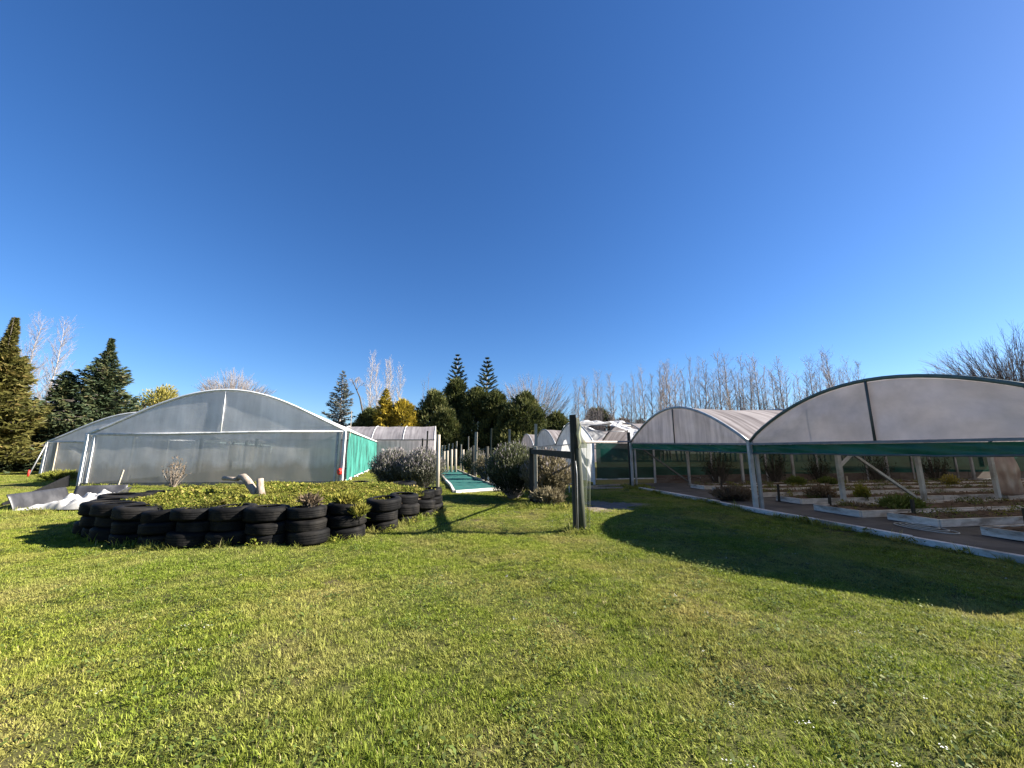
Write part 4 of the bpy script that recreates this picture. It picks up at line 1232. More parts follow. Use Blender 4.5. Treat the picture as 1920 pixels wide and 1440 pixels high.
# grey sparse conifer and its leaning neighbour
sg, lf = conifer_geo(12.3, 2.9, 31, nb=120, prof=lambda f: (1 - f) ** 0.7, z0=0.1, leaf=(0.42, 0.13), per=60, droop=0.05, up=0.25, gap=0.15)
plant_tree('grey_conifer', 'sparse grey-green conifer right of the left greenhouse', 'tree', (upx(632, 50), 50, 0), sg, lf, 'bark_pale', 'leaf_blue')
bare_tree('bare_tree', 'slim leaning bare tree beside the sparse grey conifer', 'tree', (upx(676, 52), 52, 0), ([(np.array([0, 0, 0.]), np.array([0.2, 0, 6.0]), .16, .13), (np.array([.2, 0, 6.]), np.array([-.6, 0, 9.0]), .13, .09), (np.array([-.6, 0, 9.]), np.array([-1.9, 0, 11.6]), .09, .04)], [(a1 + np.array([-1.0, 0, 9.6]), b1 + np.array([-1.0, 0, 9.6]), c1, d1) for a1, b1, c1, d1 in bare_spread(2.4, 5, limbs=5, depth=4)[1]]), 'bark', 'bark_grey')
for i, (u, vt) in enumerate(((690, 664), (704, 684), (717, 676), (730, 678), (743, 690))):
    Y = 74 + i
    H = 1.5 + (850 - vt) / 721 * Y * 1.02
    bare_tree('poplar_tree', '%s pale bare poplar from the left in the clump behind the golden cypress' % ordn[i], 'tree', (upx(u, Y), Y, 0), bare_poplar(H, 300 + i, nb=80, spread=0.14, tw=4, thick=0.007), 'bark_pale', 'bark_pale', 'pale poplars behind the golden cypress')
for i, (u, vt) in enumerate(((786, 714), (797, 702))):
    Y = 84
    H = 1.5 + (850 - vt) / 721 * Y * 1.02
    bare_tree('poplar_tree', ['left', 'right'][i] + ' one of two thin far bare trees above the dark cypresses', 'tree', (upx(u, Y), Y, 0), bare_poplar(H, 330 + i, nb=26, spread=0.12, tw=2, thick=.005), 'bark_dark', 'bark_dark', 'thin far bare trees')
# golden cypress + dark cypresses
sg, lf = conifer_geo(9.7, 2.4, 41, nb=150, prof=lambda f: (1 - f) ** 0.7, z0=0.05, leaf=(0.4, 0.15), per=90, droop=0.0, up=0.4)
plant_tree('cypress_tree', 'olive cypress cone at the left of the golden cypress', 'tree', (upx(718, 49), 49, 0), sg, lf, 'bark', 'leaf_gold')
sg, lf = clump_geo(8.2, 3.1, 42, ncl=60, per=230, cl=0.26)
plant_tree('cypress_tree', 'golden yellow cypress above the side-on tunnel', 'tree', (upx(752, 50), 50, 0), sg, lf, 'bark', 'leaf_gold')
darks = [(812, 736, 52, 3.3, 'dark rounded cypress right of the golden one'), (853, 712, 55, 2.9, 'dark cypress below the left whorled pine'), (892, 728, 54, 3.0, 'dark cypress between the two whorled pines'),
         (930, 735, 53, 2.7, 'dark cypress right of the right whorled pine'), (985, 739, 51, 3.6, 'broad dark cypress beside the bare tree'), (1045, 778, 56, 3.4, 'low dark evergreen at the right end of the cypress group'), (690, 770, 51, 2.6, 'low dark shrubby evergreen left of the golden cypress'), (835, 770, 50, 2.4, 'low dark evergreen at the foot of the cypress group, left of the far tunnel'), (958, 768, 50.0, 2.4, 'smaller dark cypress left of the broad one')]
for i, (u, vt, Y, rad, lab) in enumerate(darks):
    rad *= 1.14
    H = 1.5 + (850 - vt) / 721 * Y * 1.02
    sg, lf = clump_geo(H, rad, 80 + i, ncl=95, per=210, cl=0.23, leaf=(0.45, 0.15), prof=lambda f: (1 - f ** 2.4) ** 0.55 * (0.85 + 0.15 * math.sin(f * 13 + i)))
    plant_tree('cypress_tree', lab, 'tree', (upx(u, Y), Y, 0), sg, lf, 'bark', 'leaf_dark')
# Norfolk pines: flat whorls of upturned branches
def norfolk(H, Rb, seed, vis=0.35):
    r = np.random.default_rng(seed)
    segs = [(np.zeros(3), np.array([0, 0, H]), 0.22, 0.03)]
    C_, D_, T_ = [], [], []
    z = H * vis; 
    n = 15
    for k in range(n):
        f = k / (n - 1)
        zz = H * (vis + (1 - vis) * (1 - (1 - f) ** 1.0) * 0.985)
        rad = Rb * (1 - f) ** 0.75 * r.uniform(.85, 1.1) + 0.12
        nb = 7
        for b in range(nb):
            az = b * 6.283 / nb + k * 0.5 + r.normal(0, .1)
            out = np.array([math.cos(az), math.sin(az), 0]); side = np.array([-out[1], out[0], 0])
            m = int(40 + 60 * rad / Rb)
            t = r.random(m) ** .8
            p = np.outer(t * rad, out); p[:, 2] += zz + rad * (0.42 * t ** 1.5 - 0.05)
            dv = out * .8 + np.outer(r.normal(size=m) * .5, side); dv[:, 2] += 0.5 + r.normal(0, .25, m)
            p += np.outer(r.normal(size=m) * .07 * rad, side)
            C_.append(p); D_.append(dv); T_.append(np.clip(.3 + .4 * t + r.normal(0, .15, m), 0, 1))
            segs.append((np.array([0, 0, zz]), np.array([0, 0, zz]) + out * rad + np.array([0, 0, .37 * rad]), .03, .015))
    c, d, t = np.concatenate(C_), np.concatenate(D_), np.concatenate(T_)
    return segs, tris_from(c, d, .34 * r.uniform(.6, 1.2, len(c)), .14 * r.uniform(.7, 1.3, len(c)), r, t)
for i, (u, vt, Rb, lab) in enumerate(((853.5, 667, 2.6, 'left one of two slender whorled pines above the cypresses'), (911.5, 673, 2.7, 'right one of two slender whorled pines above the cypresses'))):
    Y = 60
    H = 1.5 + (850 - vt) / 721 * Y * 1.02
    sg, lf = norfolk(H, Rb, 90 + i, 0.40)
    plant_tree('norfolk_pine', lab, 'tree', (upx(u, Y), Y, 0), sg, lf, 'bark_pale', 'leaf_norfolk', 'whorled pines')
bare_tree('bare_tree', 'pale fan-shaped bare tree right of the dark cypresses', 'tree', (upx(1000, 68), 68, 0), bare_fan(15.6, 51, head=0.30, n=120, wide=1.0, rad0=.012, tw=8, upb=.05), 'bark_pale', 'bark_grey')
# ---- row of bare poplars
row = [(1080, 714), (1098, 713), (1109, 720), (1123, 702), (1146, 704), (1170, 721), (1180, 721), (1196, 704), (1213, 691), (1228, 705), (1244, 688), (1257, 685), (1270, 678), (1277, 692), (1291, 695), (1307, 671), (1319, 690), (1333, 673), (1348, 700), (1360, 664), (1378, 673), (1389, 695),
       (1404, 671), (1415, 679), (1435, 669), (1450, 688), (1470, 702), (1482, 670), (1502, 715), (1536, 671), (1556, 681), (1577, 657), (1587, 666), (1607, 677), (1630, 681)]
rx = random.Random(31)
row = sorted(row + [(1088, 728), (1116, 731), (1134, 722), (1158, 726), (1188, 729), (1205, 719), (1236, 712), (1251, 704), (1284, 706), (1313, 708), (1340, 702), (1369, 699), (1396, 704), (1425, 700), (1442, 705), (1460, 695), (1492, 698), (1515, 703), (1526, 699), (1545, 702), (1566, 694), (1597, 692), (1618, 697)])
tens = ['fortieth', 'fiftieth', 'sixtieth']
for t_, w_ in (('forty', 0), ('fifty', 1)):
    for u_ in ('first', 'second', 'third', 'fourth', 'fifth', 'sixth', 'seventh', 'eighth', 'ninth'):
        ordn.append(t_ + '-' + u_)
    ordn.append(tens[w_ + 1])
protos = []
for v in range(6):
    t_, b_ = bare_poplar(20.0, 500 + v, nb=74, spread=0.115 + 0.012 * (v % 3), base=0.10, tw=4, thick=0.0075)
    Vt, Ft = segs_mesh(t_, 5); Vb, Fb = segs_mesh(b_, 3)
    protos.append((fast_mesh('trunk', Vt, Ft, M['bark_mid']), fast_mesh('branches', Vb, Fb, M['bark_grey'])))
rp = random.Random(9)
for i, (u, vt) in enumerate(row):
    Y = 76 + rp.uniform(-6, 8)
    H = 1.5 + (850 - vt) / 721 * Y * 1.02
    g = thing('poplar_tree', '%s bare poplar from the left in the row behind the shade houses' % ordn[i], 'tree', (upx(u, Y), Y, 0), rp.uniform(0, 6.28), 'bare poplar row')
    s = H / 20.0
    w_ = rp.uniform(0.75, 1.45)
    g.scale = (s * w_, s * w_, s)
    a_, b_ = protos[rp.randrange(6)]
    link(bpy.data.objects.new('trunk', a_), g); link(bpy.data.objects.new('branches', b_), g)
bare_tree('bare_tree', 'wide dark bare tree rising at the right edge', 'tree', (upx(1935, 36), 36, 0), bare_fan(13.6, 61, head=0.34, n=420, wide=1.7, rad0=.018, tw=11, rmin=.010, upb=.03), 'bark_dark', 'bark_dark')
bare_tree('bare_tree', 'small twiggy bare tree just left of the wide dark one', 'tree', (upx(1836, 44), 44, 0), bare_fan(11.6, 62, head=0.5, n=90, wide=1.2, tw=6, rmin=.012), 'bark_dark', 'bark_dark')
# far low trees seen over the torn shade house
for i, (u, vt, rad, lab, lm) in enumerate(((1124, 768, 2.6, 'far flat-topped pine over the torn roof', 'leaf_dark'), (1112, 781, 3.0, 'far brownish scrub tree left of the flat-topped pine', 'leaf_brown'), (1142, 780, 3.4, 'far brownish scrub tree right of the flat-topped pine', 'leaf_brown'), (1172, 786, 3.6, 'far brownish scrub tree under the poplar row', 'leaf_brown'), (1205, 790, 3.6, 'far low olive shrub next to the arched roof', 'leaf_blue'))):
    Y = 88
    H = 1.5 + (850 - vt) / 721 * Y * 1.02
    sg, lf = clump_geo(H, rad, 120 + i, ncl=34, per=140, leaf=(0.6, 0.25), z0=(0.75 if i == 0 else 0.1), prof=(lambda f: 0.5 + 0.5 * math.sin((f - .75) / .25 * 3.14)) if i == 0 else None)
    plant_tree('scrub_tree', lab, 'tree', (upx(u, Y), Y, 0), sg, lf, 'bark', lm, 'far low trees')

# ------------------------------------------------------------------ lavender and other shrubs
def lavender(name, label, x, y, rx, ry, h, seed, mat, n=2600, spikes=0.3, wood='bark_grey', group='lavender bushes by the path'):
    r = np.random.default_rng(seed)
    g = thing(name, label, 'shrub', (x, y, 0), 0, group)
    az = r.uniform(0, 6.283, n); t = r.random(n) ** .5
    base = np.stack([np.cos(az) * t * rx * .55, np.sin(az) * t * ry * .55, r.random(n) * h * .35], 1)
    tipr = t * r.uniform(.75, 1.08, n)
    tip = np.stack([np.cos(az) * tipr * rx, np.sin(az) * tipr * ry, h * (1.02 - .42 * t ** 2.5) * r.uniform(.72, 1.05, n)], 1)
    base[:, 2] = np.minimum(base[:, 2], tip[:, 2] * .5)
    k = 7
    f = r.random((n, k)) ** .6
    P = base[:, None, :] + (tip - base)[:, None, :] * f[:, :, None]
    P = P.reshape(-1, 3) + r.normal(0, .015, (n * k, 3))
    dv = np.repeat(tip - base, k, 0); dv /= np.linalg.norm(dv, axis=1, keepdims=True)
    dv = dv + r.normal(0, .45, dv.shape)
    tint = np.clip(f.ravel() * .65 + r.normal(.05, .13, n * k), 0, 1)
    V, F, T = leaves(P, dv, r.uniform(.07, .15, n * k), r.uniform(.018, .034, n * k), r, tint)
    fobj('foliage', V, F, mat, g, tint=T)
    m = int(n * spikes)
    if n < 1500: m = 0
    if m:
     V, F, T = leaves(tip[:m], (tip - base)[:m] + r.normal(0, .1, (m, 3)), r.uniform(.08, .16, m), r.uniform(.03, .045, m), r, r.random(m))
     fobj('flower_spikes', V, F, M['lav_flower'], g, tint=T)['kind'] = 'stuff'
    q = min(160, n)
    segs = [(np.array([base[i][0] * .25, base[i][1] * .25, 0.0]), base[i] + (tip[i] - base[i]) * .7, .013, .005) for i in range(q)]
    V, F = segs_mesh(segs, 4); fobj('stems', V, F, M[wood], g)
    return g
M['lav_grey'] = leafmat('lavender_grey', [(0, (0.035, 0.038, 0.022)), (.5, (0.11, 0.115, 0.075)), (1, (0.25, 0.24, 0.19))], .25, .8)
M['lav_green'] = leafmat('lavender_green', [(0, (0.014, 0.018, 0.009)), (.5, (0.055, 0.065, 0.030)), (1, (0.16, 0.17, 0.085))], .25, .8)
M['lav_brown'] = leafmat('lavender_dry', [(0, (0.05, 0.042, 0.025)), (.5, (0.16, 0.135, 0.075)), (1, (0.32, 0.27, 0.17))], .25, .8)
M['lav_flower'] = leafmat('lavender_spike', [(0, (0.13, 0.115, 0.12)), (.6, (0.23, 0.205, 0.215)), (1, (0.34, 0.31, 0.30))], .25, .8)
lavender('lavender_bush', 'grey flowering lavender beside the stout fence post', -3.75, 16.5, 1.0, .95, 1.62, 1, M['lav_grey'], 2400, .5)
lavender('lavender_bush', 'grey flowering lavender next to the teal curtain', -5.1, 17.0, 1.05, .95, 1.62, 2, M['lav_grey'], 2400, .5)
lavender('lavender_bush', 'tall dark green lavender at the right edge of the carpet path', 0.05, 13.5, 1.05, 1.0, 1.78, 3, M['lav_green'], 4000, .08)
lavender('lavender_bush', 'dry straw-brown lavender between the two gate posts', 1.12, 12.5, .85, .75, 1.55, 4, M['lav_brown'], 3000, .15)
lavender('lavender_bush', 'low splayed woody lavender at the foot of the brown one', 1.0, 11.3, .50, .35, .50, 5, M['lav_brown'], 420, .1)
lavender('scrub_bush', 'dark scrubby bush behind the stubby posts right of the path', -2.6, 27.0, 1.1, .9, 1.75, 6, M['lav_green'], 1500, .3)
lavender('scrub_bush', 'pale dry scrub by the tall tan stake', -1.55, 22.6, .75, .7, 1.35, 7, M['lav_brown'], 1000, .2)
lavender('scrub_bush', 'pale shrub at the foot of the set-back greenhouse corner', -24.6, 21.6, 1.2, .7, .55, 8, M['weed'], 900, .05, group='low shrubs')
lavender('dry_shrub', 'bare brownish shrub against the grey front film', -14.9, 17.4, .6, .35, 1.35, 9, M['leaf_brown'], 42, .02, 'drift', group='low shrubs')
lavender('dry_heap', 'heap of dry brown plants at the edge of the weed mat', 7.0, 12.6, .70, .5, .42, 10, M['leaf_brown'], 700, .05, 'bark', group='plants in the shade house')
lavender('bed_shrub', 'dark green rounded shrub at the end of the third bed', 9.6, 9.85, .48, .34, .42, 11, M['rosette'], 700, .02, 'bark', group='plants in the shade house')
lavender('bed_shrub', 'low olive plant at the left end of the third bed', 8.55, 10.0, .34, .25, .22, 12, M['leaf_brown'], 160, .02, 'bark', group='plants in the shade house')
lavender('bed_shrub', 'bright green upright plant beyond the middle posts', 10.6, 12.05, .20, .20, .55, 13, M['weed'], 110, .02, 'bark', group='plants in the shade house')
lavender('bed_shrub', 'dark leafy bush by the rear posts, left one', 12.2, 17.0, .45, .3, .5, 14, M['rosette'], 260, .02, 'bark', group='plants in the shade house')
lavender('bed_shrub', 'dark leafy bush by the rear posts, right one', 13.8, 17.3, .4, .3, .45, 15, M['rosette'], 220, .02, 'bark', group='plants in the shade house')
lavender('bed_shrub', 'pale flowering plant right of the hanging film bundle', 18.6, 16.8, .3, .3, .6, 16, M['leaf_yellow'], 90, .3, 'bark', group='plants in the shade house')
lavender('bed_shrub', 'sparse reddish twiggy plant in the bed beyond the post row', 9.3, 11.95, .45, .3, .55, 17, M['leaf_brown'], 200, .02, 'bark', group='plants in the shade house')
for i, (u_, Y_, w_, h_, lab) in enumerate(((1342, 18.6, .75, 1.75, 'dark leafy climber against the net left of the middle front post'), (1448, 18.9, .8, 1.8, 'dark bushy climber just right of the middle front post'), (1530, 19.1, .7, 1.5, 'dark climber on the net behind the left inner posts'), (1640, 19.4, .8, 1.6, 'dark climber on the net behind the diagonal brace'), (1745, 19.6, .9, 1.7, 'dark climber on the net left of the hanging bundle'))):
    lavender('climbing_plant', lab, (u_ - 960) / 721 * Y_ * 0.985, Y_, w_ * 1.15, .25, h_, 60 + i, M['leaf_climber'], 110, .02, 'bark', group='climbers in the shade house')
lavender('weed_plant', 'leafy weed spilling from the fifth tyre stack from the right', -2.72, 7.14, .16, .12, .20, 18, M['weed'], 60, .02, 'bark', group='weeds in the tyres').location.z = 0.36
lavender('weed_plant', 'twiggy weed in the sixth tyre stack from the right', -3.5, 6.93, .15, .15, .2, 19, M['leaf_brown'], 50, .02, 'bark', group='weeds in the tyres').location.z = 0.56
lavender('weed_plant', 'leafy weed inside the fifth tyre stack from the right', -3.05, 7.33, .2, .2, .16, 20, M['weed'], 140, .02, 'bark', group='weeds in the tyres').location.z = 0.56
lavender('weed_plant', 'low grassy weed at the foot of the trough', -13.6, 10.1, .5, .25, .22, 21, M['weed'], 260, .02, 'bark', group='low shrubs')

# ------------------------------------------------------------------ grass: instanced tufts
def blade_patch(name, size, n, hmin, hmax, wmin, wmax, seed, mat, lean=0.55):
    r = np.random.default_rng(seed)
    p = np.stack([r.uniform(-size / 2, size / 2, n), r.uniform(-size / 2, size / 2, n), np.full(n, -0.006)], 1)
    az = r.uniform(0, 6.283, n); ln = np.abs(r.normal(0, lean, n))
    h = r.uniform(hmin, hmax, n)
    # most blades stand in little tussocks, leaning outwards
    nt_ = max(6, int(size * size * 170))
    tc = r.uniform(-size / 2, size / 2, (nt_, 2)); ts = r.uniform(.6, 1.35, nt_)
    pick = r.integers(0, nt_, n); intuft = r.random(n) < .72
    off = r.normal(0, .020, (n, 2)) * ts[pick][:, None]
    p[intuft, :2] = (tc[pick] + off)[intuft]
    az = np.where(intuft, np.arctan2(off[:, 1], off[:, 0]) + r.normal(0, .5, n), az)
    h = np.where(intuft, h * ts[pick] * 1.12, h * .75)
    tuft_tint = r.normal(0, .11, nt_)[pick] * intuft
    w = r.uniform(wmin, wmax, n)
    d = np.stack([np.cos(az) * ln, np.sin(az) * ln, np.ones(n)], 1); d /= np.linalg.norm(d, axis=1, keepdims=True)
    s = np.stack([-np.sin(az + r.normal(0, .5, n)), np.cos(az), np.zeros(n)], 1)
    V = np.empty((n * 5, 3))
    mid = p + d * (h * .55)[:, None]
    d2 = d + np.stack([np.cos(az) * .5, np.sin(az) * .5, -.25 * np.ones(n)], 1)
    V[0::5] = p - s * (w / 2)[:, None]; V[1::5] = p + s * (w / 2)[:, None]
    V[2::5] = mid + s * (w * .42)[:, None]; V[3::5] = mid - s * (w * .42)[:, None]
    V[4::5] = mid + d2 * (h * .48)[:, None]
    k = np.arange(n) * 5
    F = np.concatenate([np.stack([k, k + 1, k + 2], 1), np.stack([k, k + 2, k + 3], 1), np.stack([k + 3, k + 2, k + 4], 1)])
    tint = np.clip(r.beta(2.0, 2.6, n) * .82 + tuft_tint + (r.random(n) < .09) * .35, 0, 1)
    return bpy.data.objects.new(name, fast_mesh(name, V, F, mat, tint=np.repeat(tint, 5)))

def leaf_patch(name, size, n, lmin, lmax, seed, mat, flat=0.5, z=(0.0, 0.06)):
    r = np.random.default_rng(seed)
    p = np.stack([r.normal(0, size / 2.6, n), r.normal(0, size / 2.6, n), r.uniform(z[0], z[1], n)], 1)
    az = r.uniform(0, 6.283, n)
    d = np.stack([np.cos(az), np.sin(az), np.abs(r.normal(0, flat, n))], 1)
    L = r.uniform(lmin, lmax, n)
    N = n; d /= np.linalg.norm(d, axis=1, keepdims=True)
    s = np.stack([-np.sin(az), np.cos(az), r.normal(0, .25, n)], 1)
    V = np.empty((N * 4, 3)); W = L * r.uniform(.38, .6, n)
    V[0::4] = p; V[1::4] = p + d * (L * .5)[:, None] + s * (W / 2)[:, None]; V[2::4] = p + d * L[:, None]; V[3::4] = p + d * (L * .5)[:, None] - s * (W / 2)[:, None]
    V[1::4, 2] += L * .12; V[3::4, 2] += L * .12
    k = np.arange(N) * 4
    return bpy.data.objects.new(name, fast_mesh(name, V, np.stack([k, k + 1, k + 2, k + 3], 1), mat, tint=np.repeat(r.random(n), 4)))

def scatter(name, pts, rot, scl, idx, sources, label=None):
    col = bpy.data.collections.new(name + '_source')
    for i, s in enumerate(sources):
        s.name = '%s_%02d' % (name, i)
        col.objects.link(s)
    me = bpy.data.meshes.new(name)
    me.vertices.add(len(pts)); me.vertices.foreach_set("co", np.asarray(pts, dtype=np.float32).ravel())
    for nm, ty, val in (("rot", 'FLOAT_VECTOR', rot), ("scl", 'FLOAT_VECTOR', scl), ("idx", 'INT', idx)):
        a_ = me.attributes.new(nm, ty, 'POINT')
        a_.data.foreach_set("vector" if ty == 'FLOAT_VECTOR' else "value", np.asarray(val, dtype=np.int32 if ty == 'INT' else np.float32).ravel())
    me.update()
    o = link(bpy.data.objects.new(name, me))
    ng = bpy.data.node_groups.new(name + '_nodes', 'GeometryNodeTree')
    ng.interface.new_socket('Geometry', in_out='INPUT', socket_type='NodeSocketGeometry')
    ng.interface.new_socket('Geometry', in_out='OUTPUT', socket_type='NodeSocketGeometry')
    gi = ng.nodes.new('NodeGroupInput'); go = ng.nodes.new('NodeGroupOutput')
    mp = ng.nodes.new('GeometryNodeMeshToPoints')
    iop = ng.nodes.new('GeometryNodeInstanceOnPoints')
    ci = ng.nodes.new('GeometryNodeCollectionInfo')
    ci.inputs['Collection'].default_value = col
    ci.inputs['Separate Children'].default_value = True
    ci.inputs['Reset Children'].default_value = True
    iop.inputs['Pick Instance'].default_value = True
    def attr(nm, ty):
        n = ng.nodes.new('GeometryNodeInputNamedAttribute'); n.data_type = ty
        n.inputs['Name'].default_value = nm
        return n.outputs['Attribute']
    ng.links.new(gi.outputs[0], mp.inputs['Mesh'])
    ng.links.new(mp.outputs[0], iop.inputs['Points'])
    ng.links.new(ci.outputs[0], iop.inputs['Instance'])
    ng.links.new(attr('idx', 'INT'), iop.inputs['Instance Index'])
    er = ng.nodes.new('FunctionNodeEulerToRotation')
    ng.links.new(attr('rot', 'FLOAT_VECTOR'), er.inputs[0])
    ng.links.new(er.outputs[0], iop.inputs['Rotation'])
    ng.links.new(attr('scl', 'FLOAT_VECTOR'), iop.inputs['Scale'])
    ng.links.new(iop.outputs[0], go.inputs[0])
    md = o.modifiers.new('scatter', 'NODES'); md.node_group = ng
    o['kind'] = 'stuff'
    return o

def keep_lawn(x, y, pad=0.0):
    """True where lawn grass grows"""
    ok = np.ones(len(x), dtype=bool)
    # shade house floor
    dx, dy = x - P1.x, y - P1.y
    e = dx * E_.x + dy * E_.y
    # signed distance to the right of the open front line
    fn = Vector((D.y, -D.x, 0))
    dist = dx * fn.x + dy * fn.y
    ok &= ~((dist > -0.20 - pad) & (y < P0.y + 1.2))
    # beyond blocks
    dist2 = (x - A0.x) * fn.x + (y - A0.y) * fn.y
    ok &= ~((dist2 > -0.05) & (y > 18.6))
    # tyre bed
    ok &= ((x + 5.25) / 3.3) ** 2 + ((y - 9.5) / 2.95) ** 2 > 1.0
    # left greenhouses
    fx = Vector((LAX.y, -LAX.x, 0))
    dl = (x - LB.x) * fx.x + (y - LB.y) * fx.y
    fr = (y - LA.y) - (x - LA.x) * (LB.y - LA.y) / (LB.x - LA.x)
    dl2 = (x - LA.x) * fx.x + (y - LA.y) * fx.y
    ok &= ~((dl < 0.15) & (dl2 > 0) & (fr > -0.05))
    # path
    t = np.clip((y - 15.2) / 19.3, 0, 1)
    cx = np.interp(y, [p[1] for p in pathc], [p[0] for p in pathc])
    ok &= ~((np.abs(x - cx) < 1.05) & (y > 15.3))
    # dirt
    th = np.arctan2((y - 11.7) / 1.15, (x - 2.75) / 1.05)
    rr = np.hypot((x - 2.75) / 1.05, (y - 11.7) / 1.15)
    lim = 1 + 0.22 * np.sin(3 * th + 1) + 0.14 * np.sin(5 * th) + 0.08 * np.sin(11 * th + 2)
    ok &= ~(rr < lim * (0.82 + 0.3 * rng.random(len(x))))
    # trough
    ok &= ~((x > -13.9) & (x < -11.2) & (y > 10.7) & (y < 13.1))
    return ok

def grid_pts(y0, y1, step, slope=1.42, xmax=60, xmin=-60):
    ys = np.arange(y0, y1, step)
    out = []
    for yy in ys:
        hw = yy * slope + 2.4
        xs = np.arange(max(-hw, xmin), min(hw, xmax), step)
        out.append(np.stack([xs, np.full(len(xs), yy)], 1))
    p = np.concatenate(out)
    return p + rng.uniform(-step * .5, step * .5, p.shape)

src = [blade_patch('g', 0.42, 820, 0.014, 0.034, 0.0030, 0.0056, 10 + i, M['grass']) for i in range(5)]
src += [blade_patch('g', 0.42, 460, 0.020, 0.048, 0.0034, 0.0066, 30 + i, M['grass'], 0.7) for i in range(2)]
near = grid_pts(0.7, 7.5, 0.175)
mid = grid_pts(7.5, 16.0, 0.26)
far = grid_pts(16.0, 44.0, 0.55, 1.42)
P_ = np.concatenate([near, mid, far])
sc_ = np.concatenate([np.full(len(near), 1.0), np.full(len(mid), 1.30), np.full(len(far), 2.1)])
k = keep_lawn(P_[:, 0], P_[:, 1]); P_ = P_[k]; sc_ = sc_[k]
N = len(P_)
zf = np.clip((27 - np.abs(P_[:, 0])) / 4, 0, 1) * np.clip((31 - P_[:, 1]) / 4, 0, 1)
tall = 0.5 + 0.5 * np.sin(P_[:, 0] * 1.9 + 1.3 * np.sin(P_[:, 1] * 1.4)) * np.cos(P_[:, 1] * 1.6 + 0.9 * np.sin(P_[:, 0] * 2.3))
hs = (0.55 + 0.95 * tall * rng.random(N)) * np.where(sc_ > 2, 0.62, 1.0)
idx = np.where(rng.random(N) < 0.10 + 0.16 * tall, rng.integers(5, 7, N), rng.integers(0, 5, N))
pts3 = np.stack([P_[:, 0], P_[:, 1], hgt(P_[:, 0], P_[:, 1]) * zf], 1)
scatter('lawn_grass', pts3, np.stack([np.zeros(N), np.zeros(N), rng.uniform(0, 6.283, N)], 1), np.stack([sc_, sc_, sc_ * hs], 1), idx, src)
print('grass instances', N)

# flat weeds and clover in the lawn, more towards the right foreground
src = [leaf_patch('w', 0.15, 40, 0.012, 0.030, 50 + i, M['rosette'], 0.35, (0.008, 0.032)) for i in range(4)]
n = 11000
X = rng.uniform(-14, 12, n); Y = 1.8 + 13 * rng.random(n) ** 1.3
pr = 0.30 + 0.5 * (np.sin(X * 1.1 + 2) * np.sin(Y * 1.7 + X * .6) > 0.25) + 0.25 * (X > 0.4 * Y)
k = (rng.random(n) < pr * 0.6) & keep_lawn(X, Y)
X, Y = X[k], Y[k]; n = len(X)
s = rng.uniform(.6, 1.5, n)
scatter('lawn_weeds', np.stack([X, Y, hgt(X, Y) + 0.004], 1), np.stack([rng.normal(0, .12, n), rng.normal(0, .12, n), rng.uniform(0, 6.283, n)], 1), np.stack([s, s, s], 1), rng.integers(0, 4, n), src)
# daisies and pale fallen flecks
src = [leaf_patch('d', 0.03, 7, 0.006, 0.011, 70 + i, M['daisy'], 0.2, (0.035, 0.045)) for i in range(3)]
n = 1500
X = rng.uniform(-10, 10, n); Y = 2.0 + 10 * rng.random(n) ** 1.2
cl = np.sin(X * .9 + 4) * np.sin(Y * 1.1 + 1.5 * np.sin(X * .7)) + 0.35 * (X > 0)
k = (rng.random(n) < np.clip(cl, 0.04, 1) * 0.38) & keep_lawn(X, Y)
X, Y = X[k], Y[k]; n = len(X); s = rng.uniform(.7, 1.5, n)
scatter('daisies', np.stack([X, Y, hgt(X, Y)], 1), np.stack([np.zeros(n), np.zeros(n), rng.uniform(0, 6.283, n)], 1), np.stack([s, s, s], 1), rng.integers(0, 3, n), src)
# weeds over the tyre bed
src = [leaf_patch('b', 0.24, 90, 0.04, 0.085, 90 + i, M['weed'], 0.8, (0.0, 0.11)) for i in range(4)] + [blade_patch('b', 0.3, 160, 0.05, 0.14, 0.006, 0.011, 95 + i, M['weed'], 0.6) for i in range(2)]
n = 2100
th = rng.uniform(0, 6.283, n); q = np.sqrt(rng.random(n)) * 0.97
X = bc.x + brx * q * np.cos(th); Y = bc.y + bry * q * np.sin(th)
Z = np.array([bed_z(a_, b_) for a_, b_ in zip(X, Y)])
s = rng.uniform(.6, 1.25, n) * (0.75 + 0.4 * np.sin(X * 2.1) * np.sin(Y * 2.7))
scatter('bed_weeds', np.stack([X, Y, Z], 1), np.stack([np.zeros(n), np.zeros(n), rng.uniform(0, 6.283, n)], 1), np.stack([s, s, s], 1), rng.integers(0, 6, n), src)
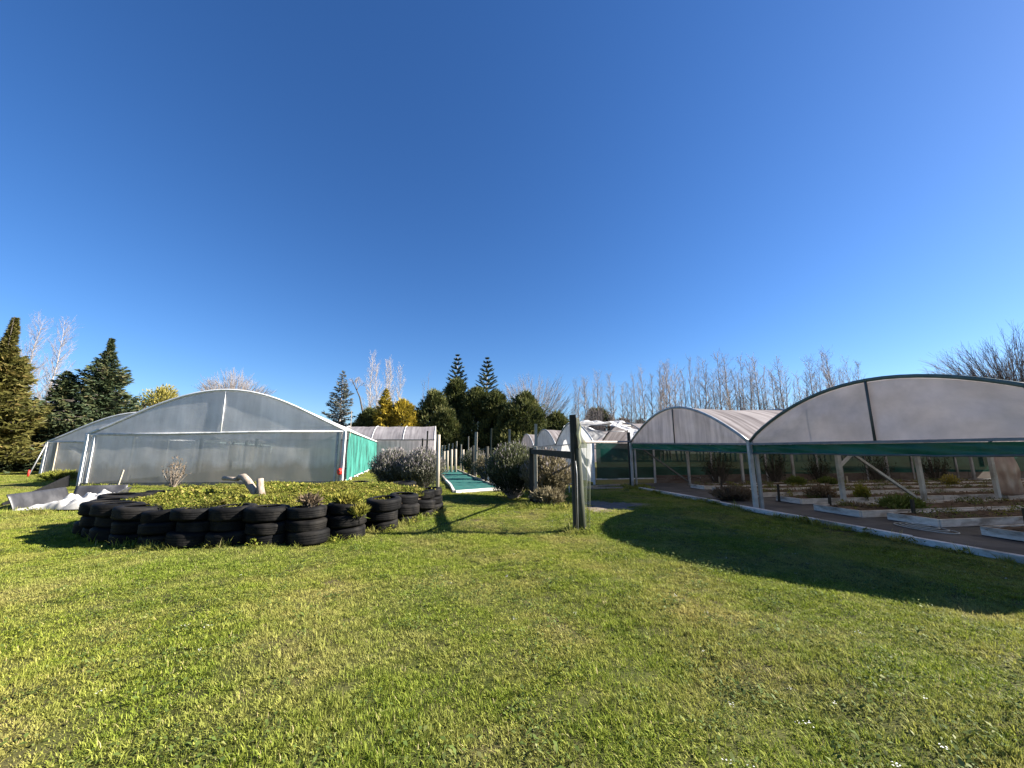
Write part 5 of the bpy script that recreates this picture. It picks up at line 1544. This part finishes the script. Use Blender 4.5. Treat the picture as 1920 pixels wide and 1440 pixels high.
# rough growth along the foot of walls, posts and tyres
src = [blade_patch('r', 0.22, 90, 0.05, 0.17, 0.005, 0.010, 110 + i, M['grass'], 0.6) for i in range(3)] + [leaf_patch('r', 0.2, 50, 0.03, 0.07, 115, M['weed'], 0.8, (0, 0.09))]
pts = []
for sx, sy, n_ in stacks:
    for j in range(9):
        a_ = rng.uniform(0, 6.283); pts.append((sx + 0.36 * math.cos(a_), sy + 0.36 * math.sin(a_)))
for t in rng.random(90): pts.append(tuple((lerp(LA, LB, t) - LAX * rng.uniform(0.1, 0.5))[:2]))
for t in rng.random(120): pts.append(tuple((lerp(P0 - D, P2, t) - E_ * rng.uniform(0.26, 0.36))[:2]))
for j in range(40): pts.append((gx0 + rng.normal(0, .14), gy0 + rng.normal(0, .12)))
for j in range(70): pts.append((0.9 + rng.normal(0, .5), 10.9 + rng.normal(0, .2)))
for j in range(60): pts.append((rng.uniform(-5.8, -2.6), 15.5 + rng.normal(0, .15)))
for j in range(60): pts.append((-2.9 + rng.normal(0, .3), 15.1 + rng.normal(0, .3)))
for j in range(60): pts.append((5.3 + rng.normal(0, .3), 17.4 + rng.normal(0, .4)))
for j in range(90): pts.append((rng.uniform(-14.2, -11.6), 9.95 + rng.normal(0, .15)))
for j in range(90): pts.append((-24.8 + rng.normal(0, .9), 21.4 + rng.normal(0, .7)))
pts = np.array(pts); n = len(pts); s = rng.uniform(.5, 1.2, n)
scatter('edge_grass', np.stack([pts[:, 0], pts[:, 1], hgt(pts[:, 0], pts[:, 1])], 1), np.stack([np.zeros(n), np.zeros(n), rng.uniform(0, 6.283, n)], 1), np.stack([s, s, s], 1), rng.integers(0, 4, n), src)
# low plants along the raised beds
src = [leaf_patch('p', 0.2, 60, 0.03, 0.07, 120 + i, M['rosette'] if i < 2 else M['weed'], 0.9, (0, 0.12)) for i in range(3)] + [leaf_patch('p', 0.2, 50, 0.03, 0.06, 125, M['leaf_brown'], 0.9, (0, 0.12))]
pts = []
for i, (x, y, w, lab) in enumerate(bedpos):
    nn = (45, 70, 70, 75, 80, 80, 90)[i]
    for j in range(nn):
        q = Vector((x, y, 0)) + E_ * (rng.random() ** 1.2 * 14 + 0.1) + D * rng.uniform(0.08, w - 0.08)
        pts.append((q.x, q.y, 0.05 + 0.13))
pts = np.array(pts); n = len(pts); s = rng.uniform(.4, 1.15, n)
scatter('bed_seedlings', pts, np.stack([np.zeros(n), np.zeros(n), rng.uniform(0, 6.283, n)], 1), np.stack([s, s, s], 1), rng.integers(0, 4, n), src)

for o in C.objects:
    if '_s' in o: del o['_s']
